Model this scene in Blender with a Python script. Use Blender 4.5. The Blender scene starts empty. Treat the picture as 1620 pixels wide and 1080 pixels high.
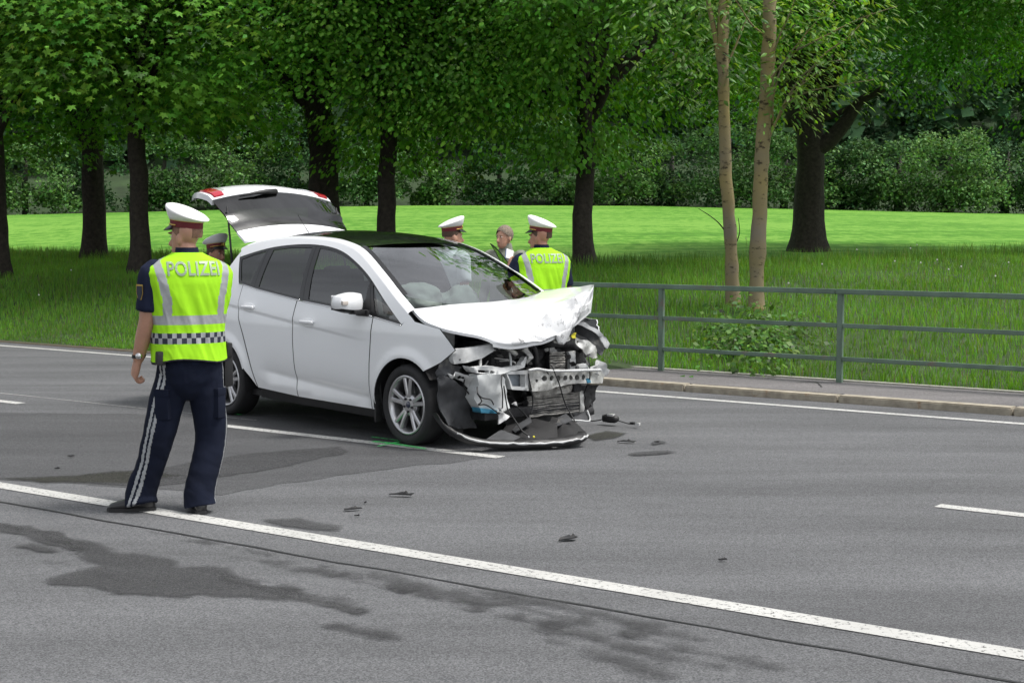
import bpy, bmesh, math, random
import numpy as np
from mathutils import Vector, Matrix, noise as mnoise
from mathutils.geometry import delaunay_2d_cdt

SC = bpy.context.scene
COL = SC.collection
rng = np.random.default_rng(7)
random.seed(7)
R = math.radians

# ------------------------------------------------------------------ camera
CAM_H = 1.75
FPX = 2400.0                       # focal length in photo pixels (1620 wide)
HORIZON = 355.0
PITCH = math.atan((540 - HORIZON) / FPX)
cam_d = bpy.data.cameras.new("camera")
cam_d.sensor_width = 36.0
cam_d.lens = 36.0 * FPX / 1620.0
cam_d.clip_start = 0.1
cam_d.clip_end = 3000
cam = bpy.data.objects.new("camera", cam_d)
COL.objects.link(cam)
cam.location = (0, 0, CAM_H)
cam.rotation_euler = (math.pi / 2 - PITCH, 0, 0)
SC.camera = cam

# ------------------------------------------------------------------ sky, sun, exposure
SUN_EL, SUN_AZ = R(64), R(102)      # azimuth from +Y clockwise: high hazy sun from the right
world = bpy.data.worlds.new("World")
SC.world = world
world.use_nodes = True
wn = world.node_tree
wn.nodes.clear()
w_out = wn.nodes.new("ShaderNodeOutputWorld")
w_bg = wn.nodes.new("ShaderNodeBackground")
w_sky = wn.nodes.new("ShaderNodeTexSky")
w_sky.sky_type = 'NISHITA'
w_sky.sun_disc = False
w_sky.sun_elevation = SUN_EL
w_sky.sun_rotation = SUN_AZ
w_sky.air_density = 1.0
w_sky.dust_density = 3.0
w_hsv = wn.nodes.new("ShaderNodeHueSaturation")      # cloud cover takes most of the blue out
w_hsv.inputs["Saturation"].default_value = 0.22
wn.links.new(w_sky.outputs[0], w_hsv.inputs["Color"])
w_co = wn.nodes.new("ShaderNodeTexCoord")                 # broken cloud: brighter and darker banks over the whole sky
w_n = wn.nodes.new("ShaderNodeTexNoise"); w_n.inputs["Scale"].default_value = 2.6; w_n.inputs["Detail"].default_value = 7.0; w_n.inputs["Roughness"].default_value = .58
wn.links.new(w_co.outputs["Generated"], w_n.inputs["Vector"])
w_r = wn.nodes.new("ShaderNodeMapRange"); w_r.inputs[1].default_value = .36; w_r.inputs[2].default_value = .66; w_r.inputs[3].default_value = .62; w_r.inputs[4].default_value = 1.5
wn.links.new(w_n.outputs["Fac"], w_r.inputs[0])
w_m = wn.nodes.new("ShaderNodeMix"); w_m.data_type = 'RGBA'; w_m.blend_type = 'MULTIPLY'; w_m.inputs[0].default_value = 1.0
wn.links.new(w_hsv.outputs[0], w_m.inputs[6]); wn.links.new(w_r.outputs[0], w_m.inputs[7])
wn.links.new(w_m.outputs[2], w_bg.inputs["Color"])
w_bg.inputs["Strength"].default_value = 0.15
wn.links.new(w_bg.outputs[0], w_out.inputs["Surface"])
sun_d = bpy.data.lights.new("sun", 'SUN')
sun_d.energy = 2.1
sun_d.angle = R(10)
sun_d.color = (1.0, 0.96, 0.9)
sun = bpy.data.objects.new("sun", sun_d)
COL.objects.link(sun)
sdir = Vector((math.sin(SUN_AZ) * math.cos(SUN_EL), math.cos(SUN_AZ) * math.cos(SUN_EL), math.sin(SUN_EL)))
sun.rotation_euler = sdir.to_track_quat('Z', 'Y').to_euler()
sun.location = sdir * 60
SC.view_settings.view_transform = 'Standard'
SC.view_settings.look = 'None'
SC.view_settings.gamma = 1.0
SC.view_settings.exposure = 0.5
SC.view_settings.use_curve_mapping = False
SC.render.engine = 'CYCLES'
SC.cycles.use_denoising = True
SC.cycles.use_adaptive_sampling = True
SC.cycles.adaptive_threshold = 0.02
SC.cycles.max_bounces = 7
SC.cycles.diffuse_bounces = 3
SC.cycles.glossy_bounces = 3
SC.cycles.transparent_max_bounces = 12
SC.cycles.transmission_bounces = 4
SC.cycles.caustics_reflective = False
SC.cycles.caustics_refractive = False

# ------------------------------------------------------------------ pixel -> direction (1620x1080 photo pixels)
cP, sP = math.cos(PITCH), math.sin(PITCH)
def ray(px, py):
    a = (px - 810) / FPX; b = -(py - 540) / FPX
    return np.array([a, cP + b * sP, -sP + b * cP])
def on_z(px, py, z=0.0):
    r = ray(px, py); t = (z - CAM_H) / r[2]
    return np.array([0, 0, CAM_H]) + t * r
def project(P):
    P = np.asarray(P, float)
    x = P[..., 0]; yy = P[..., 1]; zz = P[..., 2] - CAM_H
    d = yy * cP - zz * sP; u = yy * sP + zz * cP
    d = np.where(np.abs(d) < 1e-6, 1e-6, d)
    return 810 + FPX * x / d, 540 - FPX * u / d, d

# ------------------------------------------------------------------ object helpers
def tag(o, label=None, cat=None, group=None, kind=None):
    if label: o["label"] = label
    if cat: o["category"] = cat
    if group: o["group"] = group
    if kind: o["kind"] = kind
    return o
def empty(name, loc=(0, 0, 0), rz=0.0, label=None, cat=None, group=None):
    o = bpy.data.objects.new(name, None)
    o.empty_display_size = 0.2
    COL.objects.link(o)
    o.location = loc; o.rotation_euler = (0, 0, rz)
    return tag(o, label, cat, group)
def link_mesh(name, me, mats, parent=None):
    o = bpy.data.objects.new(name, me)
    for m in (mats if isinstance(mats, (list, tuple)) else [mats]):
        me.materials.append(m)
    COL.objects.link(o)
    if parent is not None: o.parent = parent
    return o
def mk(name, verts, faces, mats, parent=None, smooth=False, midx=None):
    me = bpy.data.meshes.new(name)
    me.from_pydata([tuple(v) for v in verts], [], faces)
    if smooth: me.polygons.foreach_set("use_smooth", [True] * len(me.polygons))
    if midx is not None: me.polygons.foreach_set("material_index", midx)
    me.update()
    return link_mesh(name, me, mats, parent)
def fast_mesh(name, V, F, mats, parent=None, cols=None, smooth=False):
    """V (n,3) float, F (m,k) int, cols (n,3) per-vertex colour attribute"""
    V = np.ascontiguousarray(V, np.float32); F = np.ascontiguousarray(F, np.int32)
    me = bpy.data.meshes.new(name)
    me.vertices.add(len(V)); me.vertices.foreach_set("co", V.ravel())
    k = F.shape[1]
    me.loops.add(F.size); me.loops.foreach_set("vertex_index", F.ravel())
    me.polygons.add(len(F)); me.polygons.foreach_set("loop_start", np.arange(0, F.size, k, dtype=np.int32))
    if smooth: me.polygons.foreach_set("use_smooth", np.ones(len(F), bool))
    me.update(calc_edges=True)
    if cols is not None:
        at = me.color_attributes.new("Col", 'FLOAT_COLOR', 'POINT')
        c4 = np.ones((len(V), 4), np.float32); c4[:, :3] = cols
        at.data.foreach_set("color", c4.ravel())
    return link_mesh(name, me, mats, parent)
def bm_obj(name, bm, mats, parent=None, smooth=False, angle=None):
    me = bpy.data.meshes.new(name)
    bm.normal_update()
    bm.to_mesh(me); bm.free()
    if smooth:
        me.polygons.foreach_set("use_smooth", [True] * len(me.polygons))
        if angle: 
            try: me.set_sharp_from_angle(angle=R(angle))
            except Exception: pass
    return link_mesh(name, me, mats, parent)
def box_bm(bm, c, s, bev=0.0, rot=None):
    g = bmesh.ops.create_cube(bm, size=1.0)
    vs = g["verts"]
    M = Matrix.Translation(c) @ (rot.to_4x4() if rot is not None else Matrix.Identity(4)) @ Matrix.Diagonal((*s, 1))
    bmesh.ops.transform(bm, matrix=M, verts=vs)
    if bev > 0:
        es = list({e for v in vs for e in v.link_edges})
        bmesh.ops.bevel(bm, geom=es, offset=bev, segments=2, affect='EDGES', profile=0.7)
def box(name, c, s, m, parent=None, bev=0.0, rot=None, smooth=False):
    bm = bmesh.new(); box_bm(bm, c, s, bev, rot)
    return bm_obj(name, bm, m, parent, smooth=bev > 0 or smooth, angle=40)
def tube_vf(pts, rad, n=8, cap=True, squash=None):
    """tapered tube through pts; returns verts, faces"""
    pts = [Vector(p) for p in pts]; m = len(pts)
    if not hasattr(rad, "__len__"): rad = [rad] * m
    V, F = [], []
    up = None
    for i, p in enumerate(pts):
        t = (pts[min(i + 1, m - 1)] - pts[max(i - 1, 0)])
        t = t.normalized() if t.length > 1e-9 else Vector((0, 0, 1))
        if up is None:
            up = Vector((1, 0, 0)) if abs(t.x) < .9 else Vector((0, 1, 0))
        a = (up - t * up.dot(t)).normalized(); up = a
        b = t.cross(a)
        for k in range(n):
            an = 2 * math.pi * k / n
            V.append(p + (a * math.cos(an) + b * math.sin(an)) * rad[i])
    for i in range(m - 1):
        for k in range(n):
            F.append((i * n + k, i * n + (k + 1) % n, (i + 1) * n + (k + 1) % n, (i + 1) * n + k))
    if cap:
        F.append(tuple(reversed(range(n)))); F.append(tuple((m - 1) * n + k for k in range(n)))
    return V, F
def tube(name, pts, rad, m, parent=None, n=8, smooth=True):
    V, F = tube_vf(pts, rad, n)
    return mk(name, V, F, m, parent, smooth)
def catmull(P, k=6):
    P = [np.array(p, float) for p in P]; out = []
    for i in range(len(P) - 1):
        p0, p1, p2, p3 = P[max(i - 1, 0)], P[i], P[i + 1], P[min(i + 2, len(P) - 1)]
        for j in range(k):
            t = j / k
            out.append(.5 * (2 * p1 + (p2 - p0) * t + (2 * p0 - 5 * p1 + 4 * p2 - p3) * t * t + (3 * p1 - p0 - 3 * p2 + p3) * t ** 3))
    out.append(P[-1]); return out
def sstep(a, b, x):
    t = np.clip((x - a) / (b - a), 0, 1); return t * t * (3 - 2 * t)
def fbm(x, y, z=0.0, o=3):
    return mnoise.fractal(Vector((x, y, z)), 1.0, 2.0, o)

# ------------------------------------------------------------------ materials
def nt(name):
    m = bpy.data.materials.new(name); m.use_nodes = True
    t = m.node_tree; b = t.nodes["Principled BSDF"]
    return m, t, b
def N(t, ty, **kw):
    n = t.nodes.new(ty)
    for k, v in kw.items():
        if k in n.inputs: n.inputs[k].default_value = v
        else: setattr(n, k, v)
    return n
def ramp(t, src, stops):
    r = t.nodes.new("ShaderNodeValToRGB")
    e = r.color_ramp.elements
    while len(e) > 1: e.remove(e[-1])
    e[0].position = stops[0][0]; e[0].color = (*stops[0][1], 1)
    for p, c in stops[1:]:
        x = e.new(p); x.color = (*c, 1)
    t.links.new(src, r.inputs[0]); return r
def coords(t):
    return t.nodes.new("ShaderNodeTexCoord").outputs["Object"]
def mat(name, col, rough=.5, metal=0.0, spec=.5, coat=0.0, var=0.0, vscale=8.0, bump=0.0, bscale=60.0, sheen=0.0, dirt=None):
    m, t, b = nt(name)
    b.inputs["Base Color"].default_value = (*col, 1)
    b.inputs["Roughness"].default_value = rough
    b.inputs["Metallic"].default_value = metal
    b.inputs["Specular IOR Level"].default_value = spec
    b.inputs["Coat Weight"].default_value = coat
    b.inputs["Coat Roughness"].default_value = .06
    b.inputs["Sheen Weight"].default_value = sheen
    co = coords(t)
    if var > 0:
        n1 = N(t, "ShaderNodeTexNoise", Scale=vscale, Detail=5.0, Roughness=.6)
        t.links.new(co, n1.inputs["Vector"])
        lo = tuple(c * (1 - var) for c in col); hi = tuple(min(1, c * (1 + var)) for c in col)
        r = ramp(t, n1.outputs["Fac"], [(.3, lo), (.7, hi)])
        src = r.outputs[0]
        if dirt:
            n2 = N(t, "ShaderNodeTexNoise", Scale=dirt[1], Detail=6.0, Roughness=.7)
            t.links.new(co, n2.inputs["Vector"])
            f = ramp(t, n2.outputs["Fac"], [(dirt[2], (0, 0, 0)), (dirt[2] + .12, (1, 1, 1))])
            mx = N(t, "ShaderNodeMix", data_type='RGBA')
            t.links.new(f.outputs[0], mx.inputs[0]); t.links.new(src, mx.inputs[6])
            mx.inputs[7].default_value = (*dirt[0], 1)
            src = mx.outputs[2]
        t.links.new(src, b.inputs["Base Color"])
    if bump > 0:
        n3 = N(t, "ShaderNodeTexNoise", Scale=bscale, Detail=4.0)
        t.links.new(co, n3.inputs["Vector"])
        bp = N(t, "ShaderNodeBump", Strength=bump, Distance=.01)
        t.links.new(n3.outputs["Fac"], bp.inputs["Height"]); t.links.new(bp.outputs[0], b.inputs["Normal"])
    return m
def leaf_mat(name, trans=.35, rough=.45, spec=.35):
    m, t, b = nt(name)
    a = N(t, "ShaderNodeAttribute", attribute_name="Col")
    t.links.new(a.outputs["Color"], b.inputs["Base Color"])
    b.inputs["Roughness"].default_value = rough
    b.inputs["Specular IOR Level"].default_value = spec
    tr = N(t, "ShaderNodeBsdfTranslucent")
    hs = N(t, "ShaderNodeHueSaturation", Hue=.485, Saturation=1.1, Value=1.25)
    t.links.new(a.outputs["Color"], hs.inputs["Color"]); t.links.new(hs.outputs[0], tr.inputs["Color"])
    mx = N(t, "ShaderNodeMixShader"); mx.inputs[0].default_value = trans
    t.links.new(b.outputs[0], mx.inputs[1]); t.links.new(tr.outputs[0], mx.inputs[2])
    t.links.new(mx.outputs[0], t.nodes["Material Output"].inputs["Surface"])
    return m
def asphalt_mat(name, lo, hi, alpha=None, big=.30):
    m, t, b = nt(name)
    co = coords(t)
    g = N(t, "ShaderNodeTexVoronoi", Scale=135.0); t.links.new(co, g.inputs["Vector"])
    g2 = N(t, "ShaderNodeTexNoise", Scale=120.0, Detail=4.0, Roughness=.75); t.links.new(co, g2.inputs["Vector"])
    mpL = N(t, "ShaderNodeMapping"); mpL.inputs["Rotation"].default_value = (0, 0, R(36.1)); mpL.inputs["Scale"].default_value = (.22, 1.5, 1); t.links.new(co, mpL.inputs["Vector"])
    L = N(t, "ShaderNodeTexNoise", Scale=1.0, Detail=6.0, Roughness=.62); t.links.new(mpL.outputs[0], L.inputs["Vector"])   # wear runs along the lanes
    add = N(t, "ShaderNodeMath", operation='MULTIPLY_ADD')
    t.links.new(g.outputs["Color"], add.inputs[0]); add.inputs[1].default_value = .55
    t.links.new(g2.outputs["Fac"], add.inputs[2])
    r = ramp(t, add.outputs[0], [(.36, lo), (.72, tuple((x + y) / 2 for x, y in zip(lo, hi))), (1.0, hi)])
    rl = ramp(t, L.outputs["Fac"], [(.3, (1 - big,) * 3), (.7, (1 + big * .6,) * 3)])
    mx = N(t, "ShaderNodeMix", data_type='RGBA', blend_type='MULTIPLY'); mx.inputs[0].default_value = 1
    t.links.new(r.outputs[0], mx.inputs[6]); t.links.new(rl.outputs[0], mx.inputs[7])
    t.links.new(mx.outputs[2], b.inputs["Base Color"])
    b.inputs["Roughness"].default_value = .85; b.inputs["Specular IOR Level"].default_value = .3
    bp = N(t, "ShaderNodeBump", Strength=.5, Distance=.006)
    t.links.new(add.outputs[0], bp.inputs["Height"]); t.links.new(bp.outputs[0], b.inputs["Normal"])
    if alpha:
        n = N(t, "ShaderNodeTexNoise", Scale=alpha[0], Detail=6.0, Roughness=.7); t.links.new(co, n.inputs["Vector"])
        ed = N(t, "ShaderNodeAttribute", attribute_name="Col")
        ma = N(t, "ShaderNodeMath", operation='MULTIPLY_ADD')      # edge fade + noise
        t.links.new(ed.outputs["Fac"], ma.inputs[0]); ma.inputs[1].default_value = 1.0; t.links.new(n.outputs["Fac"], ma.inputs[2])
        ra = ramp(t, ma.outputs[0], [(alpha[1], (0, 0, 0)), (alpha[2], (alpha[3],) * 3)])
        t.links.new(ra.outputs[0], b.inputs["Alpha"])
    return m

M = {}
M['asphalt'] = asphalt_mat("asphalt", (.033, .035, .038), (.178, .181, .188))
M['asphalt_dark'] = asphalt_mat("asphalt_patch_dark", (.024, .025, .027), (.112, .1135, .118))
M['asphalt_path'] = asphalt_mat("asphalt_path", (.075, .072, .074), (.22, .21, .21))
M['stain'] = asphalt_mat("damp_stain", (.022, .023, .025), (.092, .093, .096), alpha=(5.0, .62, 1.15, .75))
M['stain_oil'] = asphalt_mat("oil_stain", (.012, .013, .010), (.055, .055, .045), alpha=(4.0, .62, 1.3, .7))
M['seal'] = mat("bitumen_seal", (.028, .028, .03), .55, var=.4, vscale=20, bump=.4)
def paint_mat(name, col, wear):
    m, t, b = nt(name); co = coords(t)
    n = N(t, "ShaderNodeTexNoise", Scale=38.0, Detail=7.0, Roughness=.75); t.links.new(co, n.inputs["Vector"])
    n2 = N(t, "ShaderNodeTexNoise", Scale=2.2, Detail=4.0); t.links.new(co, n2.inputs["Vector"])
    r2 = ramp(t, n2.outputs["Fac"], [(.3, tuple(c * .84 for c in col)), (.7, col)])
    t.links.new(r2.outputs[0], b.inputs["Base Color"])
    ra = ramp(t, n.outputs["Fac"], [(wear - .05, (0, 0, 0)), (wear + .03, (1, 1, 1))])
    t.links.new(ra.outputs[0], b.inputs["Alpha"])
    b.inputs["Roughness"].default_value = .7
    return m
M['line'] = paint_mat("road_paint_white", (.52, .52, .50), .42)
M['spray'] = paint_mat("spray_paint_green", (.06, .75, .16), .47)
M['kerb'] = mat("kerb_granite", (.34, .305, .24), .85, var=.3, vscale=9, bump=.5, bscale=90, dirt=((.25, .14, .06), 5.0, .6))
M['edge_strip'] = mat("edge_concrete", (.33, .33, .28), .9, var=.3, vscale=14, bump=.4)
M['soil'] = mat("soil", (.075, .062, .04), .95, var=.5, vscale=12, bump=.8, bscale=40)
M['verge'] = mat("verge_turf", (.035, .062, .018), .95, var=.45, vscale=3.0, bump=.7, bscale=30)
M['field'] = None
m, t, b = nt("young_crop")
co = coords(t)
mp = N(t, "ShaderNodeMapping"); mp.inputs["Scale"].default_value = (.08, 1.6, 1); t.links.new(co, mp.inputs["Vector"])
n1 = N(t, "ShaderNodeTexNoise", Scale=1.0, Detail=3.0); t.links.new(mp.outputs[0], n1.inputs["Vector"])
mp2 = N(t, "ShaderNodeMapping"); mp2.inputs["Scale"].default_value = (1.6, .5, 1); t.links.new(co, mp2.inputs["Vector"])
n2 = N(t, "ShaderNodeTexNoise", Scale=1.5, Detail=8.0, Roughness=.75); t.links.new(mp2.outputs[0], n2.inputs["Vector"])
n4 = N(t, "ShaderNodeTexNoise", Scale=.05, Detail=3.0); t.links.new(co, n4.inputs["Vector"])
ad = N(t, "ShaderNodeMath", operation='MULTIPLY_ADD'); ad.inputs[1].default_value = .5
t.links.new(n1.outputs["Fac"], ad.inputs[0]); t.links.new(n2.outputs["Fac"], ad.inputs[2])
ad2 = N(t, "ShaderNodeMath", operation='MULTIPLY_ADD'); ad2.inputs[1].default_value = .5
t.links.new(n4.outputs["Fac"], ad2.inputs[0]); t.links.new(ad.outputs[0], ad2.inputs[2])
r = ramp(t, ad2.outputs[0], [(.72, (.045, .140, .014)), (.92, (.078, .220, .020)), (1.08, (.098, .258, .026)), (1.25, (.15, .315, .045))])
t.links.new(r.outputs[0], b.inputs["Base Color"]); b.inputs["Roughness"].default_value = .9
b.inputs["Specular IOR Level"].default_value = .15
M['field'] = m
M['blade'] = leaf_mat("grass_blade", .45)
M['leaf'] = leaf_mat("tree_leaf", .45)
M['leaf_far'] = leaf_mat("far_leaf", .25, .6, .2)
M['bark'] = mat("maple_bark", (.034, .027, .022), .95, var=.5, vscale=14, bump=1.0, bscale=26)
M['bark_far'] = mat("far_bark", (.05, .045, .04), .95, var=.4, vscale=5)
m, t, b = nt("sapling_bark"); co = coords(t)
mp = N(t, "ShaderNodeMapping"); mp.inputs["Scale"].default_value = (7, 7, 15); t.links.new(co, mp.inputs["Vector"])
n1 = N(t, "ShaderNodeTexNoise", Scale=1.0, Detail=4.0, Roughness=.65); t.links.new(mp.outputs[0], n1.inputs["Vector"])
n2 = N(t, "ShaderNodeTexNoise", Scale=1.3, Detail=4.0); t.links.new(co, n2.inputs["Vector"])
r1 = ramp(t, n2.outputs["Fac"], [(.35, (.20, .17, .125)), (.62, (.27, .215, .085))])
r2 = ramp(t, n1.outputs["Fac"], [(.33, (.22, .2, .18)), (.43, (1, 1, 1))])
mx = N(t, "ShaderNodeMix", data_type='RGBA', blend_type='MULTIPLY'); mx.inputs[0].default_value = 1
t.links.new(r1.outputs[0], mx.inputs[6]); t.links.new(r2.outputs[0], mx.inputs[7]); t.links.new(mx.outputs[2], b.inputs["Base Color"])
b.inputs["Roughness"].default_value = .85
M['bark_young'] = m
M['rail'] = mat("railing_green_paint", (.115, .175, .13), .55, var=.25, vscale=4, bump=.15, bscale=40, dirt=((.17, .12, .10), 2.6, .56))

# ------------------------------------------------------------------ road frame: p = across (away), q = along (to the right)
RA = R(-36.1)
rd = np.array([math.cos(RA), math.sin(RA)]); rn = np.array([-rd[1], rd[0]])
def W(p, q, z=0.0):
    xy = rn * p + rd * q
    return (xy[0], xy[1], z)
def pq_of(P): return float(P[0] * rn[0] + P[1] * rn[1]), float(P[0] * rd[0] + P[1] * rd[1])
P_EDGE = 13.88                     # far edge of the asphalt
KERB_Q0, KERB_H = -9.6, .075       # pavement and kerb begin here, hidden behind the car
PAV_BACK = 15.16
_sl = [0, .4, 1.2, 4.0, 8, 10, 30]
_zl = [0, .03, .16, .74, .94, 1.0, 1.2]
_sr = [0, 1.25, 2.2, 4.0, 7.0, 12, 18, 30]
_zr = [.0, .05, .14, .42, .72, 1.02, 1.2, 1.22]
def terr(p, q):
    s = np.asarray(p) - P_EDGE; q = np.asarray(q)
    b = sstep(-15.0, -8.0, q)
    near = np.interp(s, _sl, _zl) * (1 - b) + np.interp(s, _sr, _zr) * b
    X = rn[0] * np.asarray(p) + rd[0] * q; Y = rn[1] * np.asarray(p) + rd[1] * q
    zx = np.interp(X, [-34, -21, -9, 8, 33], [2.30, 2.60, 2.95, 2.95, 2.40])        # the field swells towards its middle
    zf = 1.12 + (zx - 1.12) * np.clip((Y - 34) / 63, 0, 1) + np.clip(Y - 101, 0, 220) * .30
    w = sstep(11, 26, s)
    return near * (1 - w) + zf * w
def hit_terrain(px, py, far=170):
    r = ray(px, py); prev = None
    for d in np.arange(12, far, .1):
        P = np.array([0, 0, CAM_H]) + r * d
        p, q = pq_of(P)
        if p > P_EDGE and P[2] <= terr(p, q): return P
    return P
def sheet(name, p0, p1, q0, q1, z, m, nq=1, kind='structure'):
    V, F = [], []
    for i in range(nq + 1):
        q = q0 + (q1 - q0) * i / nq
        V += [W(p0, q, z), W(p1, q, z)]
    for i in range(nq): F.append((2 * i, 2 * i + 2, 2 * i + 3, 2 * i + 1))
    o = mk(name, V, F, m); o["kind"] = kind; return o
def fence_s(q):  # where verge turns into field
    return 9.6 + 8.6 * sstep(-16, -8, q)

# ground, road
g = mk("ground", [(-900, -900, -.12), (900, -900, -.12), (900, 1200, -.12), (-900, 1200, -.12)], [(0, 1, 2, 3)], M['soil']); g["kind"] = 'structure'
sheet("road", -9, P_EDGE, -90, 70, 0.0, M['asphalt'])
sheet("ground_near_side", -60, -9, -90, 70, .0, M['verge'])
def terrain_part(name, m, sfun0, sfun1, ns, q0, q1, nq, bump=0.0, pw=1.0):
    qs = np.linspace(q0, q1, nq)
    V = np.zeros((nq, ns, 3))
    for i, q in enumerate(qs):
        a, b_ = sfun0(q), sfun1(q)
        s = a + (b_ - a) * np.linspace(0, 1, ns) ** pw
        p = s + P_EDGE
        z = terr(p, np.full(ns, q))
        if bump:
            for j in range(1, ns - 1): z[j] += bump * fbm(p[j] * .35, q * .35, 3.1)
        xy = np.outer(p, rn) + np.outer(np.full(ns, q), rd)
        V[i, :, :2] = xy; V[i, :, 2] = z
    idx = np.arange(nq * ns).reshape(nq, ns)
    F = np.stack([idx[:-1, :-1], idx[1:, :-1], idx[1:, 1:], idx[:-1, 1:]], -1).reshape(-1, 4)
    o = fast_mesh(name, V.reshape(-1, 3), F, m, smooth=True); o["kind"] = 'structure'
    return o
terrain_part("grass_verge", M['verge'], lambda q: 0.0 if q < KERB_Q0 else PAV_BACK - P_EDGE - .02, fence_s, 46, -70, 40, 260, bump=.05)
def wood_s(q): return max(float(fence_s(q)) + 1.0, (100.5 - rd[1] * q) / rn[1] - P_EDGE)      # foot of the wood
terrain_part("crop_field", M['field'], fence_s, wood_s, 44, -170, 90, 90, pw=1.5)
M['wood_floor'] = mat("wood_floor", (.026, .050, .016), .95, var=.5, vscale=.6)
terrain_part("wooded_hill", M['wood_floor'], wood_s, lambda q: 320.0, 30, -170, 90, 90)
# dirt strip where turf meets asphalt on the left
sheet("dirt_edge", P_EDGE - .16, P_EDGE + .12, -70, KERB_Q0 - .02, .006, M['soil'], 60)

# markings
def strip(name, pts, w, z, m, wob=0.0):
    V, F = [], []
    for i, (p, q) in enumerate(pts):
        d = wob * fbm(q * 2.3, p, 1.7) if wob else 0
        V += [W(p - w / 2 + d, q, z), W(p + w / 2 + d + (wob * .4 * fbm(q * 5, 3.1) if wob else 0), q, z)]
    for i in range(len(pts) - 1): F.append((2 * i, 2 * i + 2, 2 * i + 3, 2 * i + 1))
    o = mk(name, V, F, m); o["kind"] = 'structure'; return o
def lin(p0, q0, p1, q1, n): return [(p0 + (p1 - p0) * i / n, q0 + (q1 - q0) * i / n) for i in range(n + 1)]
strip("edge_line", lin(6.13, -60, 6.13, 40, 20), .145, .0045, M['line'])
strip("edge_line", lin(13.25, -60, 13.39, 20, 20), .115, .0045, M['line'])
for q0, q1 in [(-24.5, -19.5), (-17.6, -12.59), (-9.85, -6.74), (-3.37, 1.6), (4.6, 9.6)]:
    strip("lane_dash", lin(9.13, q0, 9.10, q1, 6), .12, .0045, M['line'])
strip("asphalt_seam", lin(5.75, -40, 5.75, 10, 160), .019, .0040, M['seal'], wob=.03)
strip("asphalt_seam", lin(9.55, -30, 9.55, -9.8, 60), .012, .0040, M['line'], wob=.02)

STAIN_N = [0]
def ground_patch(name, px, m, z, sub=10, jit=.05, fade=.35, seed=0):
    if z > .01: STAIN_N[0] += 1; z = .0062 + .00016 * STAIN_N[0]
    """stain or patch outlined on the road by photo pixels lying on the ground; soft edge = colour attribute"""
    C = [on_z(*p)[:2] for p in px]
    pts = []
    for i in range(len(C)):
        a, b_ = C[i], C[(i + 1) % len(C)]
        n = max(2, int(np.linalg.norm(b_ - a) / .08))
        for k in range(n):
            q = a + (b_ - a) * k / n
            pts.append(q + jit * np.array([fbm(q[0] * 4, q[1] * 4, seed), fbm(q[0] * 4, q[1] * 4, seed + 9)]))
    pts = np.array(pts)
    # interior points
    lo, hi = pts.min(0), pts.max(0)
    st = max(.06, math.sqrt((hi - lo).prod() / 2500))
    gx, gy = np.meshgrid(np.arange(lo[0], hi[0], st), np.arange(lo[1], hi[1], st))
    G = np.stack([gx.ravel(), gy.ravel()], 1)
    def inside(Q):
        x, y = Q[:, 0], Q[:, 1]; c = np.zeros(len(Q), bool)
        for i in range(len(pts)):
            x0, y0 = pts[i]; x1, y1 = pts[i - 1]
            cond = ((y0 > y) != (y1 > y)) & (x < (x1 - x0) * (y - y0) / (y1 - y0 + 1e-12) + x0)
            c ^= cond
        return c
    def edist(Q):
        d = np.full(len(Q), 1e9)
        for i in range(len(pts)):
            a, b_ = pts[i - 1], pts[i]; ab = b_ - a
            t = np.clip(((Q - a) @ ab) / (ab @ ab + 1e-12), 0, 1)
            d = np.minimum(d, np.linalg.norm(Q - a - t[:, None] * ab, axis=1))
        return d
    G = G[inside(G)]; G = G[edist(G) > st * .5]
    allp = np.vstack([pts, G])
    r_ = delaunay_2d_cdt([Vector(p) for p in allp], [], [list(range(len(pts)))], 1, 1e-5)
    V = np.array([(v.x, v.y, z) for v in r_[0]])
    col = np.clip(edist(V[:, :2]) / fade, 0, 1)
    F = np.array([f for f in r_[2] if len(f) == 3])
    o = fast_mesh(name, V, F, m, cols=np.repeat(col[:, None], 3, 1)); o["kind"] = 'structure'
    return o
ground_patch("asphalt_patch", [(-60, 652), (220, 655), (480, 658), (640, 690), (790, 722), (560, 748), (350, 782), (120, 765), (-60, 756)], M['asphalt_dark'], .0022, jit=.06)
ground_patch("damp_stain", [(-40, 756), (120, 752), (260, 738), (400, 716), (540, 706), (560, 716), (430, 745), (250, 772), (60, 762)], M['stain'], .016, fade=.12)
ground_patch("oil_stain", [(-40, 758), (100, 752), (225, 744), (300, 752), (220, 768), (60, 766)], M['stain_oil'], .020, fade=.25)
ground_patch("damp_stain", [(-30, 822), (60, 830), (150, 862), (130, 880), (-30, 836)], M['stain'], .016, fade=.12)
ground_patch("damp_stain", [(45, 927), (100, 905), (140, 895), (120, 872), (60, 850), (-20, 832), (-20, 822), (80, 838), (180, 862), (300, 888), (420, 915), (500, 935), (440, 948), (300, 950), (200, 942), (110, 935)], M['stain'], .016, fade=.16, jit=.12)
ground_patch("damp_stain", [(330, 905), (420, 918), (600, 968), (560, 978), (440, 948), (350, 925)], M['stain'], .016, fade=.14)
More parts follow.
